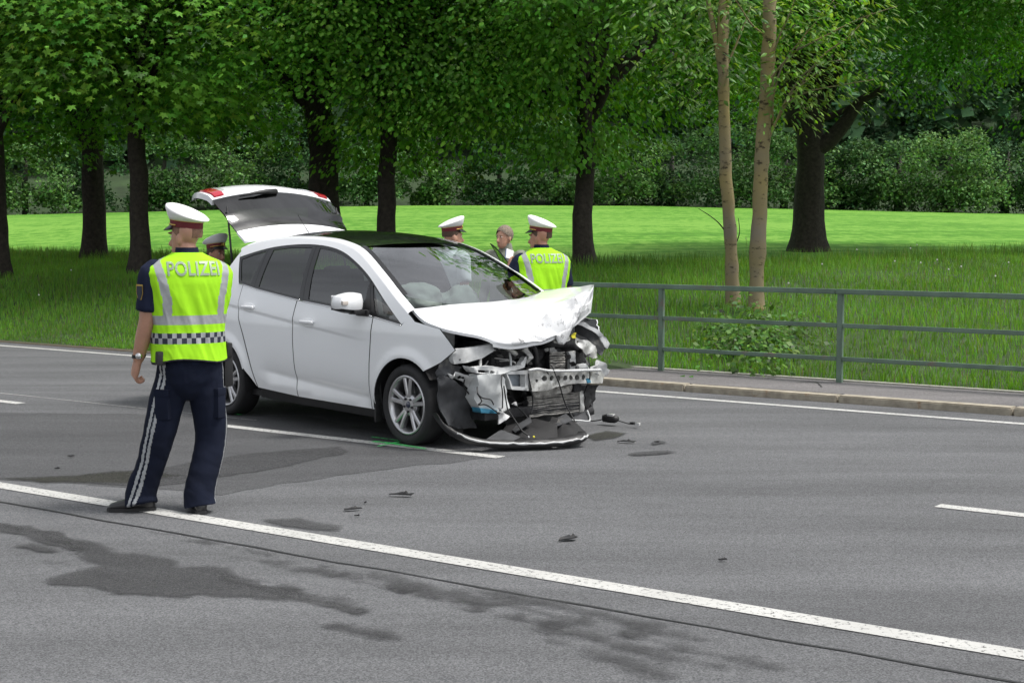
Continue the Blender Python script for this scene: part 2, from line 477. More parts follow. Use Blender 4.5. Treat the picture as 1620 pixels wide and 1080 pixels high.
for k_, (x0, y0, dx, w_) in enumerate([(150, 822, 760, 9), (280, 858, 700, 13), (420, 880, 640, 16), (330, 905, 330, 11), (620, 905, 620, 16), (760, 975, 480, 18), (560, 925, 420, 12), (-30, 868, 300, 8), (900, 985, 420, 14)]):   # tyre-borne wet streaks along the lane
    ground_patch("wet_streak", [(x0, y0), (x0 + dx * .3, y0 + dx * .3 * .215 - w_), (x0 + dx * .7, y0 + dx * .7 * .215 - w_), (x0 + dx, y0 + dx * .215), (x0 + dx * .7, y0 + dx * .7 * .215 + w_), (x0 + dx * .3, y0 + dx * .3 * .215 + w_ * .8)], M['stain'], .016, fade=.30, jit=.10, seed=k_ * 3)
ground_patch("damp_stain", [(470, 985), (560, 982), (690, 1010), (640, 1022), (520, 1005)], M['stain'], .016, fade=.2)
ground_patch("damp_stain", [(800, 985), (1000, 1030), (1150, 1078), (1020, 1085), (880, 1035)], M['stain'], .016, fade=.35)
ground_patch("damp_stain", [(395, 822), (480, 818), (560, 832), (540, 843), (450, 838)], M['stain'], .016, fade=.12)
ground_patch("damp_stain", [(10, 865), (60, 858), (110, 872), (70, 880)], M['stain'], .016, fade=.1)
ground_patch("oil_stain", [(925, 692), (958, 682), (998, 686), (975, 694), (940, 699)], M['stain_oil'], .016, fade=.06)
ground_patch("damp_stain", [(1020, 700), (1050, 697), (1060, 702), (1030, 706)], M['stain'], .016, fade=.05)
ground_patch("damp_stain", [(980, 718), (1060, 712), (1080, 718), (1000, 724)], M['stain'], .016, fade=.08)
for k in range(7):                                       # small dark spots
    cx, cy = rng.uniform(980, 1560), rng.uniform(690, 980)
    a = rng.uniform(6, 18)
    ground_patch("damp_stain", [(cx - a, cy), (cx, cy - a * .22), (cx + a, cy), (cx, cy + a * .25)], M['stain'], .016, jit=.02, fade=.04, seed=k)
# green forensic spray marks
SPZ = .012
def spray(pts, w):
    global SPZ
    SPZ += .0006
    Q = [on_z(*p) for p in pts]
    V, F = [], []
    for i, q in enumerate(Q):
        t = (Q[min(i + 1, len(Q) - 1)] - Q[max(i - 1, 0)])[:2]; t /= np.linalg.norm(t); nn = np.array([-t[1], t[0]]) * w / 2
        V += [(q[0] - nn[0], q[1] - nn[1], SPZ), (q[0] + nn[0], q[1] + nn[1], SPZ)]
    for i in range(len(Q) - 1): F.append((2 * i, 2 * i + 1, 2 * i + 3, 2 * i + 2))
    o = mk("spray_mark", V, F, M['spray']); o["kind"] = 'structure'
spray([(590, 700), (620, 703), (675, 712)], .05); spray([(588, 693), (640, 700)], .025); spray([(598, 708), (640, 699)], .025)
spray([(357, 655), (382, 658)], .035)

# pavement with kerb stones
PQ1 = 36.0
def pbox(name, p0, p1, q0, q1, z0, z1, m, parent=None, bev=.0):
    bm = bmesh.new()
    vs = [bm.verts.new(W(p, q, z)) for z in (z0, z1) for (p, q) in ((p0, q0), (p0, q1), (p1, q1), (p1, q0))]
    for f in [(3, 2, 1, 0), (4, 5, 6, 7), (0, 1, 5, 4), (1, 2, 6, 5), (2, 3, 7, 6), (3, 0, 4, 7)]: bm.faces.new([vs[i] for i in f])
    if bev: bmesh.ops.bevel(bm, geom=bm.edges[:], offset=bev, segments=2, affect='EDGES')
    return bm_obj(name, bm, m, parent, smooth=bool(bev), angle=35)
pv = pbox("pavement", P_EDGE + .17, PAV_BACK, KERB_Q0, PQ1, -.1, KERB_H - .004, M['asphalt_path']); pv["kind"] = 'structure'
kb = empty("kerb"); kb["kind"] = 'structure'
q = KERB_Q0; k = 0
while q < 20:
    L_ = 1.72
    o = pbox("kerb_stone", P_EDGE + rng.uniform(-.008, .006), P_EDGE + .165, q + .008, q + L_ - .008, -.1, KERB_H + rng.uniform(-.006, .005), M['kerb'], kb, bev=.012)
    q += L_
es = pbox("edge_strip", PAV_BACK + .003, PAV_BACK + .09, KERB_Q0, PQ1, -.1, KERB_H + .012, M['edge_strip']); es["kind"] = 'structure'
# crack in the pavement
for pts in ([(1230, 612), (1262, 605), (1300, 600), (1320, 600)], [(1300, 612), (1290, 604), (1262, 605)], [(1390, 622), (1430, 613), (1465, 607)]):
    Q = [on_z(*p, KERB_H) for p in pts]
    pp = [pq_of(x) for x in Q]
    V, F = [], []
    C_ = catmull([np.array(x) for x in pp], 6)
    for i, (p, qq) in enumerate(C_):
        d = .02 * fbm(qq * 9, p * 9, 2); wv = .012 + .012 * abs(fbm(qq * 7, 1, 5))
        V += [W(p - wv + d, qq, KERB_H + .001), W(p + wv + d, qq, KERB_H + .001)]
    for i in range(len(C_) - 1): F.append((2 * i, 2 * i + 2, 2 * i + 3, 2 * i + 1))
    o = mk("pavement_crack", V, F, M['seal']); o["kind"] = 'structure'

# railing: posts stand on the pavement's back edge
rl = empty("railing", W(15.08, -8.87, KERB_H), 0, "weathered green metal railing with three rails along the pavement", "railing")
def rel(o):
    o.parent = rl; o.matrix_parent_inverse = Matrix.Translation(rl.location).inverted(); return o
RQ = [-8.87 + 2.2 * k for k in range(-1, 12)]
for q in RQ:
    rel(pbox("post", 15.05, 15.11, q - .03, q + .03, KERB_H - .06, 1.01, M['rail'], bev=.006))
for i in range(len(RQ) - 1):
    a, b_ = RQ[i], RQ[i + 1]
    rel(pbox("middle_rail", 15.055, 15.105, a + .032, b_ - .032, .655, .70, M['rail'], bev=.006))
    rel(pbox("lower_rail", 15.055, 15.105, a + .032, b_ - .032, .30, .345, M['rail'], bev=.006))
q = RQ[0] - .05
while q < RQ[-1]:
    rel(pbox("top_rail", 15.04, 15.12, q + .002, q + 4.398, 1.012, 1.065, M['rail'], bev=.008)); q += 4.4
# ================================================================== vegetation
def leaf_template(kind):
    """flat leaf in the xy plane, stalk at origin, tip at +x, unit length; returns verts, tris"""
    if kind == 'maple':
        A = [(-158, .32), (-118, .62), (-88, .36), (-52, .86), (-26, .46), (0, 1.0), (26, .46), (52, .86), (88, .36), (118, .62), (158, .32)]
        V = [(.0, 0, 0)]
        for a, r in A: V.append((.22 + r * .78 * math.cos(R(a)), r * .78 * math.sin(R(a)), 0))
        V[0] = (.22, 0, .04)
        V = [(x, y, z - .22 * abs(y) ** 1.3 - .10 * max(0, x) ** 2) for x, y, z in V]
        F = [(0, i, i + 1) for i in range(1, len(A))]
        return np.array(V), np.array(F)
    if kind == 'lance':
        V = [(0, 0, 0), (.35, .17, -.03), (.35, -.17, -.03), (.7, .12, -.10), (.7, -.12, -.10), (1, 0, -.2), (.35, 0, .03), (.7, 0, -.05)]
        F = [(0, 6, 1), (0, 2, 6), (6, 7, 1), (1, 7, 3), (6, 2, 7), (2, 4, 7), (7, 5, 3), (7, 4, 5)]
        return np.array(V, float), np.array(F)
    if kind == 'ovate':
        V = [(0, 0, 0), (.30, .33, -.06), (.68, .26, -.10), (1, 0, -.20), (.68, -.26, -.10), (.30, -.33, -.06), (.45, 0, .04)]
        F = [(6, 0, 1), (6, 1, 2), (6, 2, 3), (6, 3, 4), (6, 4, 5), (6, 5, 0)]
        F = [(a, c, b) for a, b, c in F]
        return np.array(V, float), np.array(F)
    V = [(0, 0, 0), (.45, .36, -.05), (1, 0, -.12), (.45, -.36, -.05)]
    return np.array(V, float), np.array([(0, 1, 2), (0, 2, 3)])
LT = {k: leaf_template(k) for k in ('maple', 'lance', 'ovate', 'quad')}
def leaves_mesh(name, pos, dirn, nrm, size, col, kind, m, parent):
    """pos (n,3), dirn (n,3) leaf axis, nrm (n,3) approx normal, size (n,), col (n,3)"""
    TV, TF = LT[kind]
    n = len(pos); k = len(TV)
    x = dirn / (np.linalg.norm(dirn, axis=1, keepdims=True) + 1e-9)
    z = nrm - x * (nrm * x).sum(1, keepdims=True); z /= (np.linalg.norm(z, axis=1, keepdims=True) + 1e-9)
    y = np.cross(z, x)
    V = pos[:, None, :] + size[:, None, None] * (TV[None, :, 0, None] * x[:, None] + TV[None, :, 1, None] * y[:, None] + TV[None, :, 2, None] * z[:, None])
    F = (TF[None] + (np.arange(n) * k)[:, None, None]).reshape(-1, 3)
    C_ = np.repeat(col, k, axis=0)
    o = fast_mesh(name, V.reshape(-1, 3), F, m, parent, cols=C_); o["kind"] = 'stuff'
    return o
def green(n, base, var=.22, yel=.25):
    b = np.array(base)[None] * (1 + var * rng.standard_normal((n, 1)))
    b = b * (1 + np.array([yel, .0, -.1])[None] * rng.standard_normal((n, 1)) * .6)
    return np.clip(b, .004, .6)
def hash_noise(P, sc, seed):
    return np.array([mnoise.noise(Vector((p[0] * sc + seed, p[1] * sc + seed * 1.7, p[2] * sc))) for p in P])

def limb_path(a, b, sag=.0, wig=.12, n=7):
    a, b = np.array(a, float), np.array(b, float); L_ = np.linalg.norm(b - a)
    pts = []
    for i in range(n):
        t = i / (n - 1)
        p = a + (b - a) * t + np.array([0, 0, 1]) * L_ * .16 * math.sin(math.pi * t) * (1 if sag == 0 else -sag)
        if 0 < i: p = p + rng.normal(0, wig * L_ * .12, 3)
        pts.append(p)
    return pts
def trunk_mesh(base, top, r0, r1, n=22, sides=18, flare=1.5, seed=0, wig=.10):
    base, top = np.array(base, float), np.array(top, float)
    V = []
    for i in range(n):
        t = i / (n - 1); t2 = t ** 1.15
        c = base + (top - base) * t2 + wig * np.array([fbm(t * 3, seed, 1), fbm(t * 3, seed, 4), 0]) * min(1, t * 4)
        hgt = (top - base)[2] * t2
        rr = r0 + (r1 - r0) * t
        fl = 1 + (flare - 1) * math.exp(-max(0, hgt) / .32)
        for k in range(sides):
            a = 2 * math.pi * k / sides
            bump = 1 + .05 * math.sin(a * 5 + seed) * fl + .09 * fbm(math.cos(a) * 2.2, math.sin(a) * 2.2 + seed, hgt * .7) + (fl - 1) * .35 * math.sin(a * 4 + seed * 2)
            V.append((c[0] + math.cos(a) * rr * fl * bump, c[1] + math.sin(a) * rr * fl * bump, c[2] - (.15 if i == 0 else 0)))
    F = []
    for i in range(n - 1):
        for k in range(sides): F.append((i * sides + k, i * sides + (k + 1) % sides, (i + 1) * sides + (k + 1) % sides, (i + 1) * sides + k))
    F.append(tuple((n - 1) * sides + k for k in range(sides)))
    return V, F

def clump_leaves(centers, out, nper, rad, lsize, base_col, kind='maple', flat=.32, droop=.35):
    n = len(centers); T = n * nper
    c = np.repeat(centers, nper, 0); o = np.repeat(out, nper, 0)
    off = rng.normal(0, 1, (T, 3)) * np.array([rad, rad, rad * flat])
    # pads tilt outward: lower the far edge
    off[:, 2] -= droop * (off[:, :2] * o[:, :2]).sum(1)
    pos = c + off
    dirn = off * np.array([1, 1, .2]) * 1.1 + o * .6 * np.linalg.norm(off, axis=1, keepdims=True) + rng.normal(0, .12, (T, 3)) * rad
    dirn[:, 2] -= .42 * np.linalg.norm(dirn, axis=1)
    nrm = np.array([0, 0, 1.0])[None] + o * .55 + rng.normal(0, .38, (T, 3))
    size = lsize * rng.uniform(.5, 1.3, T)
    col = np.repeat(green(n, base_col, .34, .22), nper, 0) * (1 + .16 * rng.standard_normal((T, 1)))
    return pos, dirn, nrm, size, np.clip(col, .003, .5)

def maple(px, py, dia_px, label, Rc=4.6, zc=6.4, rz=4.6, low=None, nvis=900, seed=1, lsize=.0984, base_col=(.05, .115, .022), lean=(0, 0), fork=False, offset=(0, 0), kind='maple', thr=.06, dist=None, nper=17, top=None):
    if dist is None: B = hit_terrain(px, py)
    else:
        r = ray(px, 300); B = np.array([0, 0, CAM_H]) + r * dist; p_, q_ = pq_of(B); B[2] = terr(p_, q_)
    d = B[1]; r0 = dia_px * d / FPX / 2
    tree = empty("maple_tree", B, rng.uniform(-.0, .0), label, "tree", "trees along the verge")
    Vt, Ft = trunk_mesh((0, 0, -.05), (lean[0], lean[1], 5.2), r0 * .90, r0 * .66, seed=seed)
    mk("trunk", Vt, Ft, M['bark'], tree, True)
    cx, cy = lean[0] + offset[0], lean[1] + offset[1]
    cen = np.array([cx, cy, zc])
    # limbs
    for k in range(11):
        a = 2 * math.pi * (k + rng.uniform(-.3, .3)) / 11
        z0 = rng.uniform(2.3, 5.0); t0 = z0 / 5.2
        s = (lean[0] * t0, lean[1] * t0, z0)
        e = cen + np.array([math.cos(a) * Rc * .8, math.sin(a) * Rc * .8, rng.uniform(-.35, .5) * rz])
        e[2] = max(e[2], z0 + .2)
        pts = limb_path(s, e)
        r_ = rng.uniform(.25, .5) * r0
        tube("limb", pts, np.linspace(r_, .015, len(pts)), M['bark'], tree, n=7)
        for j in range(3):
            i0 = rng.integers(2, 6)
            e2 = pts[i0] + rng.normal(0, 1, 3) * np.array([1.1, 1.1, .5])
            tube("twig", limb_path(pts[i0], e2, n=5), np.linspace(r_ * .3, .006, 5), M['bark'], tree, n=5)
    # clumps in the crown: denser towards the outside, lower skirt uneven
    cand = rng.normal(0, 1, (nvis * 5, 3)); cand /= np.linalg.norm(cand, axis=1, keepdims=True)
    rr = rng.uniform(0, 1, (len(cand), 1)) ** .33
    P = cen + cand * rr * np.array([Rc, Rc, rz])
    h1 = hash_noise(P, .45, seed * 3.3)
    skirt = (low if low is not None else 2.2) + .75 * hash_noise(P * np.array([1, 1, 0]), .55, seed * 7.1)
    ok = (h1 > thr) & (P[:, 2] > skirt - B[2] + 0.0)
    if top is not None: ok &= P[:, 2] + B[2] < top
    wp = P + B
    u, v_, dd = project(wp)
    vis = (v_ > -150) & (u > -330) & (u < 1900)
    # leaves hidden deep behind the crown get thinner; what is above the frame gets coarse leaves
    Pv = P[ok & vis][:int(nvis * .8)]
    outv = (Pv - cen) / np.array([Rc, Rc, rz]); outv[:, 2] *= .5
    outv /= (np.linalg.norm(outv, axis=1, keepdims=True) + 1e-6)
    a1 = clump_leaves(Pv, outv, int(nper * 1.5), .50, lsize * 1.08, base_col, kind, flat=.17, droop=.45)
    Pu = P[ok & ~vis][:260]
    outu = (Pu - cen); outu /= (np.linalg.norm(outu, axis=1, keepdims=True) + 1e-6)
    a2 = clump_leaves(Pu, outu, 16, .6, .32, base_col, 'quad')
    leaves_mesh("crown", *a1, kind, M['leaf'], tree)
    leaves_mesh("upper_crown", *a2, 'quad', M['leaf'], tree)
    if fork:
        for tgt in [(1330, 232, .22), (1390, 150, .16)]:
            pass
    return tree, B, r0

DG = (.092, .245, .030); MG = (.118, .295, .036); LG = (.142, .34, .042)
maple(-2, 440, 34, "dark maple standing farthest from the car along the verge", seed=1, Rc=4.4, low=2.7, base_col=DG, nvis=700)
maple(150, 413, 42, "broad dark maple standing against the bright field behind a slimmer trunk", seed=2, Rc=4.8, low=3.7, base_col=DG, nvis=900)
maple(223, 436, 34, "slim dark maple standing nearest the road beside the broader trunk", seed=3, Rc=4.6, low=3.75, base_col=LG, nvis=1150, lsize=.125)
maple(520, 418, 58, "thick twin-stemmed maple behind the raised tailgate", seed=4, Rc=5.0, low=4.0, base_col=DG, nvis=900, lean=(-.3, 0))
maple(613, 424, 33, "dark straight maple trunk behind the white car's roof", seed=5, Rc=4.0, low=2.55, base_col=LG, nvis=1000, lsize=.098, kind='ovate', nper=26)
maple(925, 424, 36, "dark maple between the car bonnet and the pale slender trunks", seed=6, Rc=4.9, low=2.6, base_col=MG, nvis=1250, lsize=.098, kind='ovate', nper=26, top=9.5)
maple(1279, 398, 54, "stout old maple with a forked limb behind the pale slender trunks", seed=8, Rc=5.2, low=4.2, base_col=DG, nvis=1000, lsize=.098, zc=7.2, top=9.0, kind='ovate', nper=26)
maple(1700, 420, 50, "spreading maple reaching in over the railing's far end", seed=9, Rc=5.2, low=3.9, base_col=DG, nvis=700, lsize=.098, zc=7.2, dist=33, kind='ovate', nper=26)

maple(-230, 430, 42, "maple beside the farthest trunk along the verge, out past the road bend", seed=11, Rc=4.6, low=3.2, base_col=MG, nvis=450, dist=36)
maple(-520, 430, 42, "last maple of the row along the verge", seed=12, Rc=4.6, low=3.2, base_col=DG, nvis=350, dist=43)
# forked limb of the stout tree is added to that tree
stout = [o for o in bpy.data.objects if o.name.startswith("maple_tree")][6]
SB = np.array(stout.location); sd = SB[1]
def at_depth(px, py, d):
    r = ray(px, py); return np.array([0, 0, CAM_H]) + r * d / r[1]
for pts_px, r0_, r1_ in [([(1284, 236), (1312, 222), (1340, 190), (1362, 160), (1400, 140)], .24, .07), ([(1290, 190), (1320, 182), (1350, 168)], .10, .06), ([(1262, 200), (1258, 120), (1262, 40), (1260, -40)], .30, .2), ([(1275, 200), (1300, 120), (1350, 40), (1420, -20)], .2, .1)]:
    pts = [at_depth(x, y, sd - .1 * i) - SB for i, (x, y) in enumerate(pts_px)]
    pts = catmull(pts, 4)
    tube("limb", pts, np.linspace(r0_, r1_, len(pts)), M['bark'], stout, n=10)

# two slender pale trunks close together behind the railing
def sapling(px, py, path_px, w0, w1, label, seed):
    B = hit_terrain(px, py); d = B[1]
    tr = empty("young_tree", B, 0, label, "tree", "pale young trees behind the railing")
    pts = catmull([at_depth(x, y, d) - B for x, y in path_px], 5)
    rad = np.linspace(w0, w1, len(pts)) * d / FPX / 2; rad[:3] *= np.array([1.45, 1.2, 1.07])
    pts = [p + (np.array([fbm(i * .5, seed), fbm(i * .5, seed + 3), 0]) * .02 if i else 0) for i, p in enumerate(pts)]
    V, F = tube_vf(pts, list(rad * (1 + .06 * rng.standard_normal(len(rad)))), 12)
    mk("trunk", V, F, M['bark_young'], tr, True)
    return tr, B, d
t1, B1, d1 = sapling(1160, 486, [(1160, 490), (1157, 400), (1150, 300), (1146, 200), (1144, 100), (1145, 0), (1145, -80), (1142, -200)], 22, 15, "slender pale trunk with a dead twig halfway up behind the railing", 3)
t2, B2, d2 = sapling(1195, 494, [(1196, 496), (1198, 420), (1202, 320), (1206, 240), (1212, 150), (1216, 80), (1218, 0), (1220, -80), (1224, -200)], 25, 20, "slender yellowish trunk with leafy side shoots behind the railing", 5)
def shoot(tr, B, d, px, r0, r1, name="branch", dz=0.0):
    pts = catmull([at_depth(x, y, d + dz * i) - B for i, (x, y) in enumerate(px)], 5)
    tube(name, pts, np.linspace(r0, r1, len(pts)), M['bark_young'] if r0 > .012 else M['bark'], tr, n=6)
    return pts
shoot(t1, B1, d1, [(1160, 388), (1143, 360), (1128, 345), (1105, 330)], .012, .004, "twig")
shoot(t1, B1, d1, [(1163, 388), (1170, 368), (1168, 345)], .010, .004, "twig")
shoot(t1, B1, d1, [(1143, 130), (1132, 60), (1120, 0), (1112, -60)], .045, .025)
shoot(t1, B1, d1, [(1147, 110), (1165, 70), (1188, 10)], .02, .008)
tips = []
for px in [[(1204, 250), (1225, 200), (1240, 165), (1262, 140), (1300, 110)], [(1213, 150), (1230, 110), (1260, 80), (1280, 40)], [(1216, 110), (1232, 60), (1250, 20), (1262, -20)],
           [(1240, 165), (1280, 145), (1330, 135), (1390, 125)], [(1240, 165), (1268, 122), (1300, 100), (1350, 95)], [(1230, 190), (1250, 160), (1275, 172), (1290, 160)], [(1260, 80), (1310, 55), (1360, 30), (1420, 10)],
           [(1222, 200), (1224, 150), (1240, 100), (1270, 60), (1320, 0)], [(1216, 60), (1190, 40), (1170, 10), (1150, -20)], [(1262, 140), (1300, 90), (1340, 60), (1380, 20)]]:
    p = shoot(t2, B2, d2, px, .018, .004, dz=-.12); tips += [q for q in p[6:]]
tips = np.array(tips); tips = np.repeat(tips, 3, 0) + rng.normal(0, .13, (len(tips) * 3, 3))
o3 = tips - np.array([0, 0, 3.0]); o3[:, 2] *= .2; o3 /= np.linalg.norm(o3, axis=1, keepdims=True)
a = clump_leaves(tips, o3, 4, .15, .125, (.13, .25, .04), 'lance', flat=.8, droop=.1)
leaves_mesh("crown", *a, 'lance', M['leaf'], t2)
tp = []
for (x0, y0, sx, sy, n) in [(1060, 40, 40, 40, 30), (1120, 60, 40, 60, 30), (1080, 130, 50, 30, 24), (1160, 20, 30, 20, 20)]:
    for k in range(n): tp.append(at_depth(rng.normal(x0, sx), rng.normal(y0, sy), d1 + rng.normal(0, .5)) - B1)
tp = np.array(tp); o3 = np.tile(np.array([[0, -.6, 0.]]), (len(tp), 1))
a = clump_leaves(tp, o3, 9, .2, .13, (.10, .21, .035), 'lance', flat=.6)
leaves_mesh("crown", *a, 'lance', M['leaf'], t1)

# bramble and shoots at the foot of the pale trunks
br = hit_terrain(1185, 545)
bush = empty("bramble_bush", br, 0, "low leafy bramble at the foot of the pale slender trunks", "bush")
P = []
for k in range(300):
    x, y = rng.normal(1190, 38), rng.normal(545, 26)
    if abs(x - 1195) > 120 or y > 592 or y < 495: continue
    if y > 560 and rng.random() < .5: continue
    h = hit_terrain(x, min(y + 14, 600)); P.append(h - br + np.array([0, -.1, rng.uniform(.02, .30)]))
P = np.array(P); o3 = np.tile(np.array([[0, -.8, .0]]), (len(P), 1))
a = clump_leaves(P, o3, 9, .11, .075, (.085, .19, .03), 'quad', flat=.6)
leaves_mesh("foliage", *a, 'quad', M['leaf'], bush)
for k in range(40):
    i = rng.integers(len(P)); e = P[i]; s = e + np.array([rng.normal(0, .15), rng.normal(0, .05), -.32 - rng.uniform(0, .2)])
    tube("stem", limb_path(s, e, n=5), np.linspace(.006, .003, 5), M['bark'], bush, n=4)

# ------------------------------------------------------------------ grass
def blades(name, p, q, h, w, base_col, bend=.5, hue=.2):
    n = len(p)
    z = terr(p, q)
    P0 = np.stack([rn[0] * p + rd[0] * q, rn[1] * p + rd[1] * q, z], 1)
    a = rng.uniform(0, 2 * math.pi, n); side = np.stack([np.cos(a), np.sin(a), 0 * a], 1)
    b2 = a + rng.normal(math.pi / 2, .6, n); ben = np.stack([np.cos(b2), np.sin(b2), 0 * a], 1) * (h * bend * rng.uniform(.1, 1.0, n))[:, None]
    up = np.array([0, 0, 1.0])[None] * h[:, None]
    V = np.stack([P0 - side * w[:, None], P0 + side * w[:, None], P0 + up * .55 + ben * .3 + side * w[:, None] * .7, P0 + up * .55 + ben * .3 - side * w[:, None] * .7, P0 + up * .95 + ben], 1)
    k = np.arange(n)[:, None] * 5
    F = np.concatenate([k + np.array([[0, 1, 2]]), k + np.array([[0, 2, 3]]), k + np.array([[3, 2, 4]])], 0)
    pat = np.array([mnoise.noise(Vector((pp * .5, qq * .5, 0))) for pp, qq in zip(p, q)])
    c = green(n, base_col, .18, hue) * (1 + .35 * pat[:, None]); c = np.clip(c, .006, .5)
    dry = rng.random(n) < .035; c[dry] = np.array([.22, .19, .09])
    return fast_mesh(name, V.reshape(-1, 3), F, M['blade'], cols=np.repeat(c, 5, 0))
def scatter(n, s0, s1, q0, q1, cond=None):
    out_p, out_q = [], []
    tot = 0
    while tot < n:
        q = rng.uniform(q0, q1, n); t = rng.uniform(0, 1, n)
        a = s0(q); b_ = s1(q)
        p = a + (b_ - a) * t ** 1.25 + P_EDGE
        z = terr(p, q)
        X = rn[0] * p + rd[0] * q; Y = rn[1] * p + rd[1] * q
        u, v_, d = project(np.stack([X, Y, z], 1))
        ok = (u > -330) & (u < 1800) & (d > 1)
        out_p.append(p[ok]); out_q.append(q[ok]); tot += ok.sum()
    return np.concatenate(out_p)[:n], np.concatenate(out_q)[:n]
sA = lambda q: np.where(q < KERB_Q0, .06, PAV_BACK - P_EDGE + .10)
fS = lambda q: fence_s(q) - .2
p, q = scatter(185000, sA, fS, -54, 16)
s_ = p - P_EDGE
h = rng.uniform(.05, .17, len(p)) * np.where(q > KERB_Q0, 1.0, .45 + .75 * np.clip(s_ / 3, 0, 1))
g1 = blades("verge_grass", p, q, h, rng.uniform(.0035, .007, len(p)), (.14, .31, .04))
tag(g1, "rough uncut grass covering the bank beside the road", "grass", kind='stuff')
p, q = scatter(20000, lambda q: fence_s(q) - 2.2 + 0 * q, lambda q: fence_s(q) + .2, -60, 16)
g2 = blades("tall_grass", p, q, rng.uniform(.10, .34, len(p)), rng.uniform(.004, .007, len(p)), (.11, .23, .035), bend=.35)
tag(g2, "taller seeding grass along the edge of the crop field", "grass", kind='stuff')
# dandelion clocks and straws
M['seedhead'] = mat("dandelion_seed", (.62, .62, .58), .9)
M['stalk'] = mat("dandelion_stalk", (.12, .16, .05), .9)
bm = bmesh.new(); bmesh.ops.create_icosphere(bm, subdivisions=1, radius=.015)
me_puff = bpy.data.meshes.new("seed_head"); bm.to_mesh(me_puff); bm.free(); me_puff.materials.append(M['seedhead'])
Vs, Fs = tube_vf([(0, 0, -.05), (.01, 0, .15), (0, 0, .3)], .004, 4)
me_st = bpy.data.meshes.new("stalk"); me_st.from_pydata([tuple(v) for v in Vs], [], Fs); me_st.materials.append(M['stalk'])
for (x, y) in [(1456, 428), (1482, 423), (1355, 404), (1500, 440), (1415, 425), (1247, 463), (1290, 477), (1450, 395), (113, 437), (1574, 452), (1520, 435), (1440, 402), (1180, 382), (1300, 430), (62, 478), (1595, 428)]:
    B = hit_terrain(x, y + 11)
    dn = empty("dandelion", B, 0, "dandelion gone to seed standing in the long grass", "flower", "dandelion clocks in the grass")
    for me_, nm, zz in ((me_puff, "seed_head", .30), (me_st, "stalk", 0)):
        o = bpy.data.objects.new(nm, me_); COL.objects.link(o); o.parent = dn; o.location = (0, 0, zz * .8)
# ------------------------------------------------------------------ far side of the field: hedge and wooded hill
def far_tree(px, py_base, dist, w, hgt, colr, label, seed, lowcut=0.0, nm="field_tree", nl=7000, size=.21):
    r = ray(px, py_base); B = np.array([0, 0, CAM_H]) + r * dist / r[1]
    p_, q_ = pq_of(B); B[2] = float(terr(p_, q_))
    tr = empty(nm, B, 0, label, "tree", "trees beyond the field")
    tube("trunk", [(0, 0, -.3), (0, 0, hgt * .35), (.2, 0, hgt * .75)], [w * .035, w * .03, .05], M['bark_far'], tr, n=8)
    n = nl
    # lobes
    nlb = 32
    lc = rng.normal(0, 1, (nlb, 3)); lc /= np.linalg.norm(lc, axis=1, keepdims=True)
    lc *= rng.uniform(.35, 1.0, (nlb, 1)); lc[:, 1] = -abs(lc[:, 1]) * .9
    lc = lc * np.array([w * .55, w * .42, hgt * .5]) + np.array([0, 0, hgt * .45])
    lc[:12, 2] = rng.uniform(.2, 1.2, 12)
    lr = rng.uniform(.10, .2, nlb) * w
    i = rng.integers(0, nlb, n)
    dv = rng.normal(0, 1, (n, 3)); dv /= np.linalg.norm(dv, axis=1, keepdims=True)
    dv[:, 2] = np.where(dv[:, 2] < -.35, -dv[:, 2], dv[:, 2])
    P = lc[i] + dv * (lr[i] * rng.uniform(.55, 1.05, n))[:, None]
    P = P[P[:, 2] > lowcut]; dv = dv[:len(P)]; i = i[:len(P)]
    tone = (1 + .28 * rng.standard_normal(nlb))[i % nlb]
    c = green(len(P), colr, .2, .15) * tone[:, None]
    leaves_mesh("crown", P, dv + rng.normal(0, .5, P.shape) - np.array([0, 0, .4]), dv + np.array([0, 0, .5]) + rng.normal(0, .3, P.shape), rng.uniform(.7, 1.4, len(P)) * size, np.clip(c, .004, .4), 'quad', M['leaf_far'], tr)
    return tr
kinds = ["rounded leafy tree in the hedge beyond the field", "pale green bushy tree in the hedge beyond the field", "dark green tree in the hedge beyond the field"]
cols = [(.08, .17, .052), (.105, .21, .06), (.055, .125, .046)]
xs = [-60, 40, 150, 260, 360, 470, 580, 690, 790, 880, 980, 1060, 1150, 1240, 1330, 1420, 1500, 1590, 1680]
for i, x in enumerate(xs):
    k = i % 3
    far_tree(x, 330, 97 + 5 * rng.random(), rng.uniform(4.5, 9), rng.uniform(3.5, 8.5), cols[k], kinds[k], i)
for i, x in enumerate(range(-80, 1720, 150)):
    far_tree(x + rng.uniform(-30, 30), 300, 112 + 6 * rng.random(), rng.uniform(8, 10), rng.uniform(9, 13), (.06, .13, .055), "tall dark wood tree rising behind the hedge", 50 + i, nl=5500, size=.36, nm="wood_tree")
# bare pale trunks glimpsed in the wood
# the rest of the wood reads as one mass
n = 42000
Yw = 112 + 110 * rng.random(n) ** 1.3; Xw = Yw * rng.uniform(-.55, .50, n)
p = rn[0] * Xw + rn[1] * Yw; q = rd[0] * Xw + rd[1] * Yw
X = np.stack([rn[0] * p + rd[0] * q, rn[1] * p + rd[1] * q, terr(p, q) + 9 + 4.5 * np.array([mnoise.noise(Vector((a * .12, b_ * .12, 1))) for a, b_ in zip(p, q)]) - 9 * rng.random(n) ** 1.6], 1)
cc = green(n, (.06, .13, .055), .28, .2)
o = leaves_mesh("distant_wood", X, rng.normal(0, 1, (n, 3)), np.array([0, -.5, .8]) + rng.normal(0, .4, (n, 3)), rng.uniform(.9, 1.9, n), cc, 'quad', M['leaf_far'], None)
tag(o, "dark wooded hillside rising beyond the hedge", "woodland", kind='stuff')
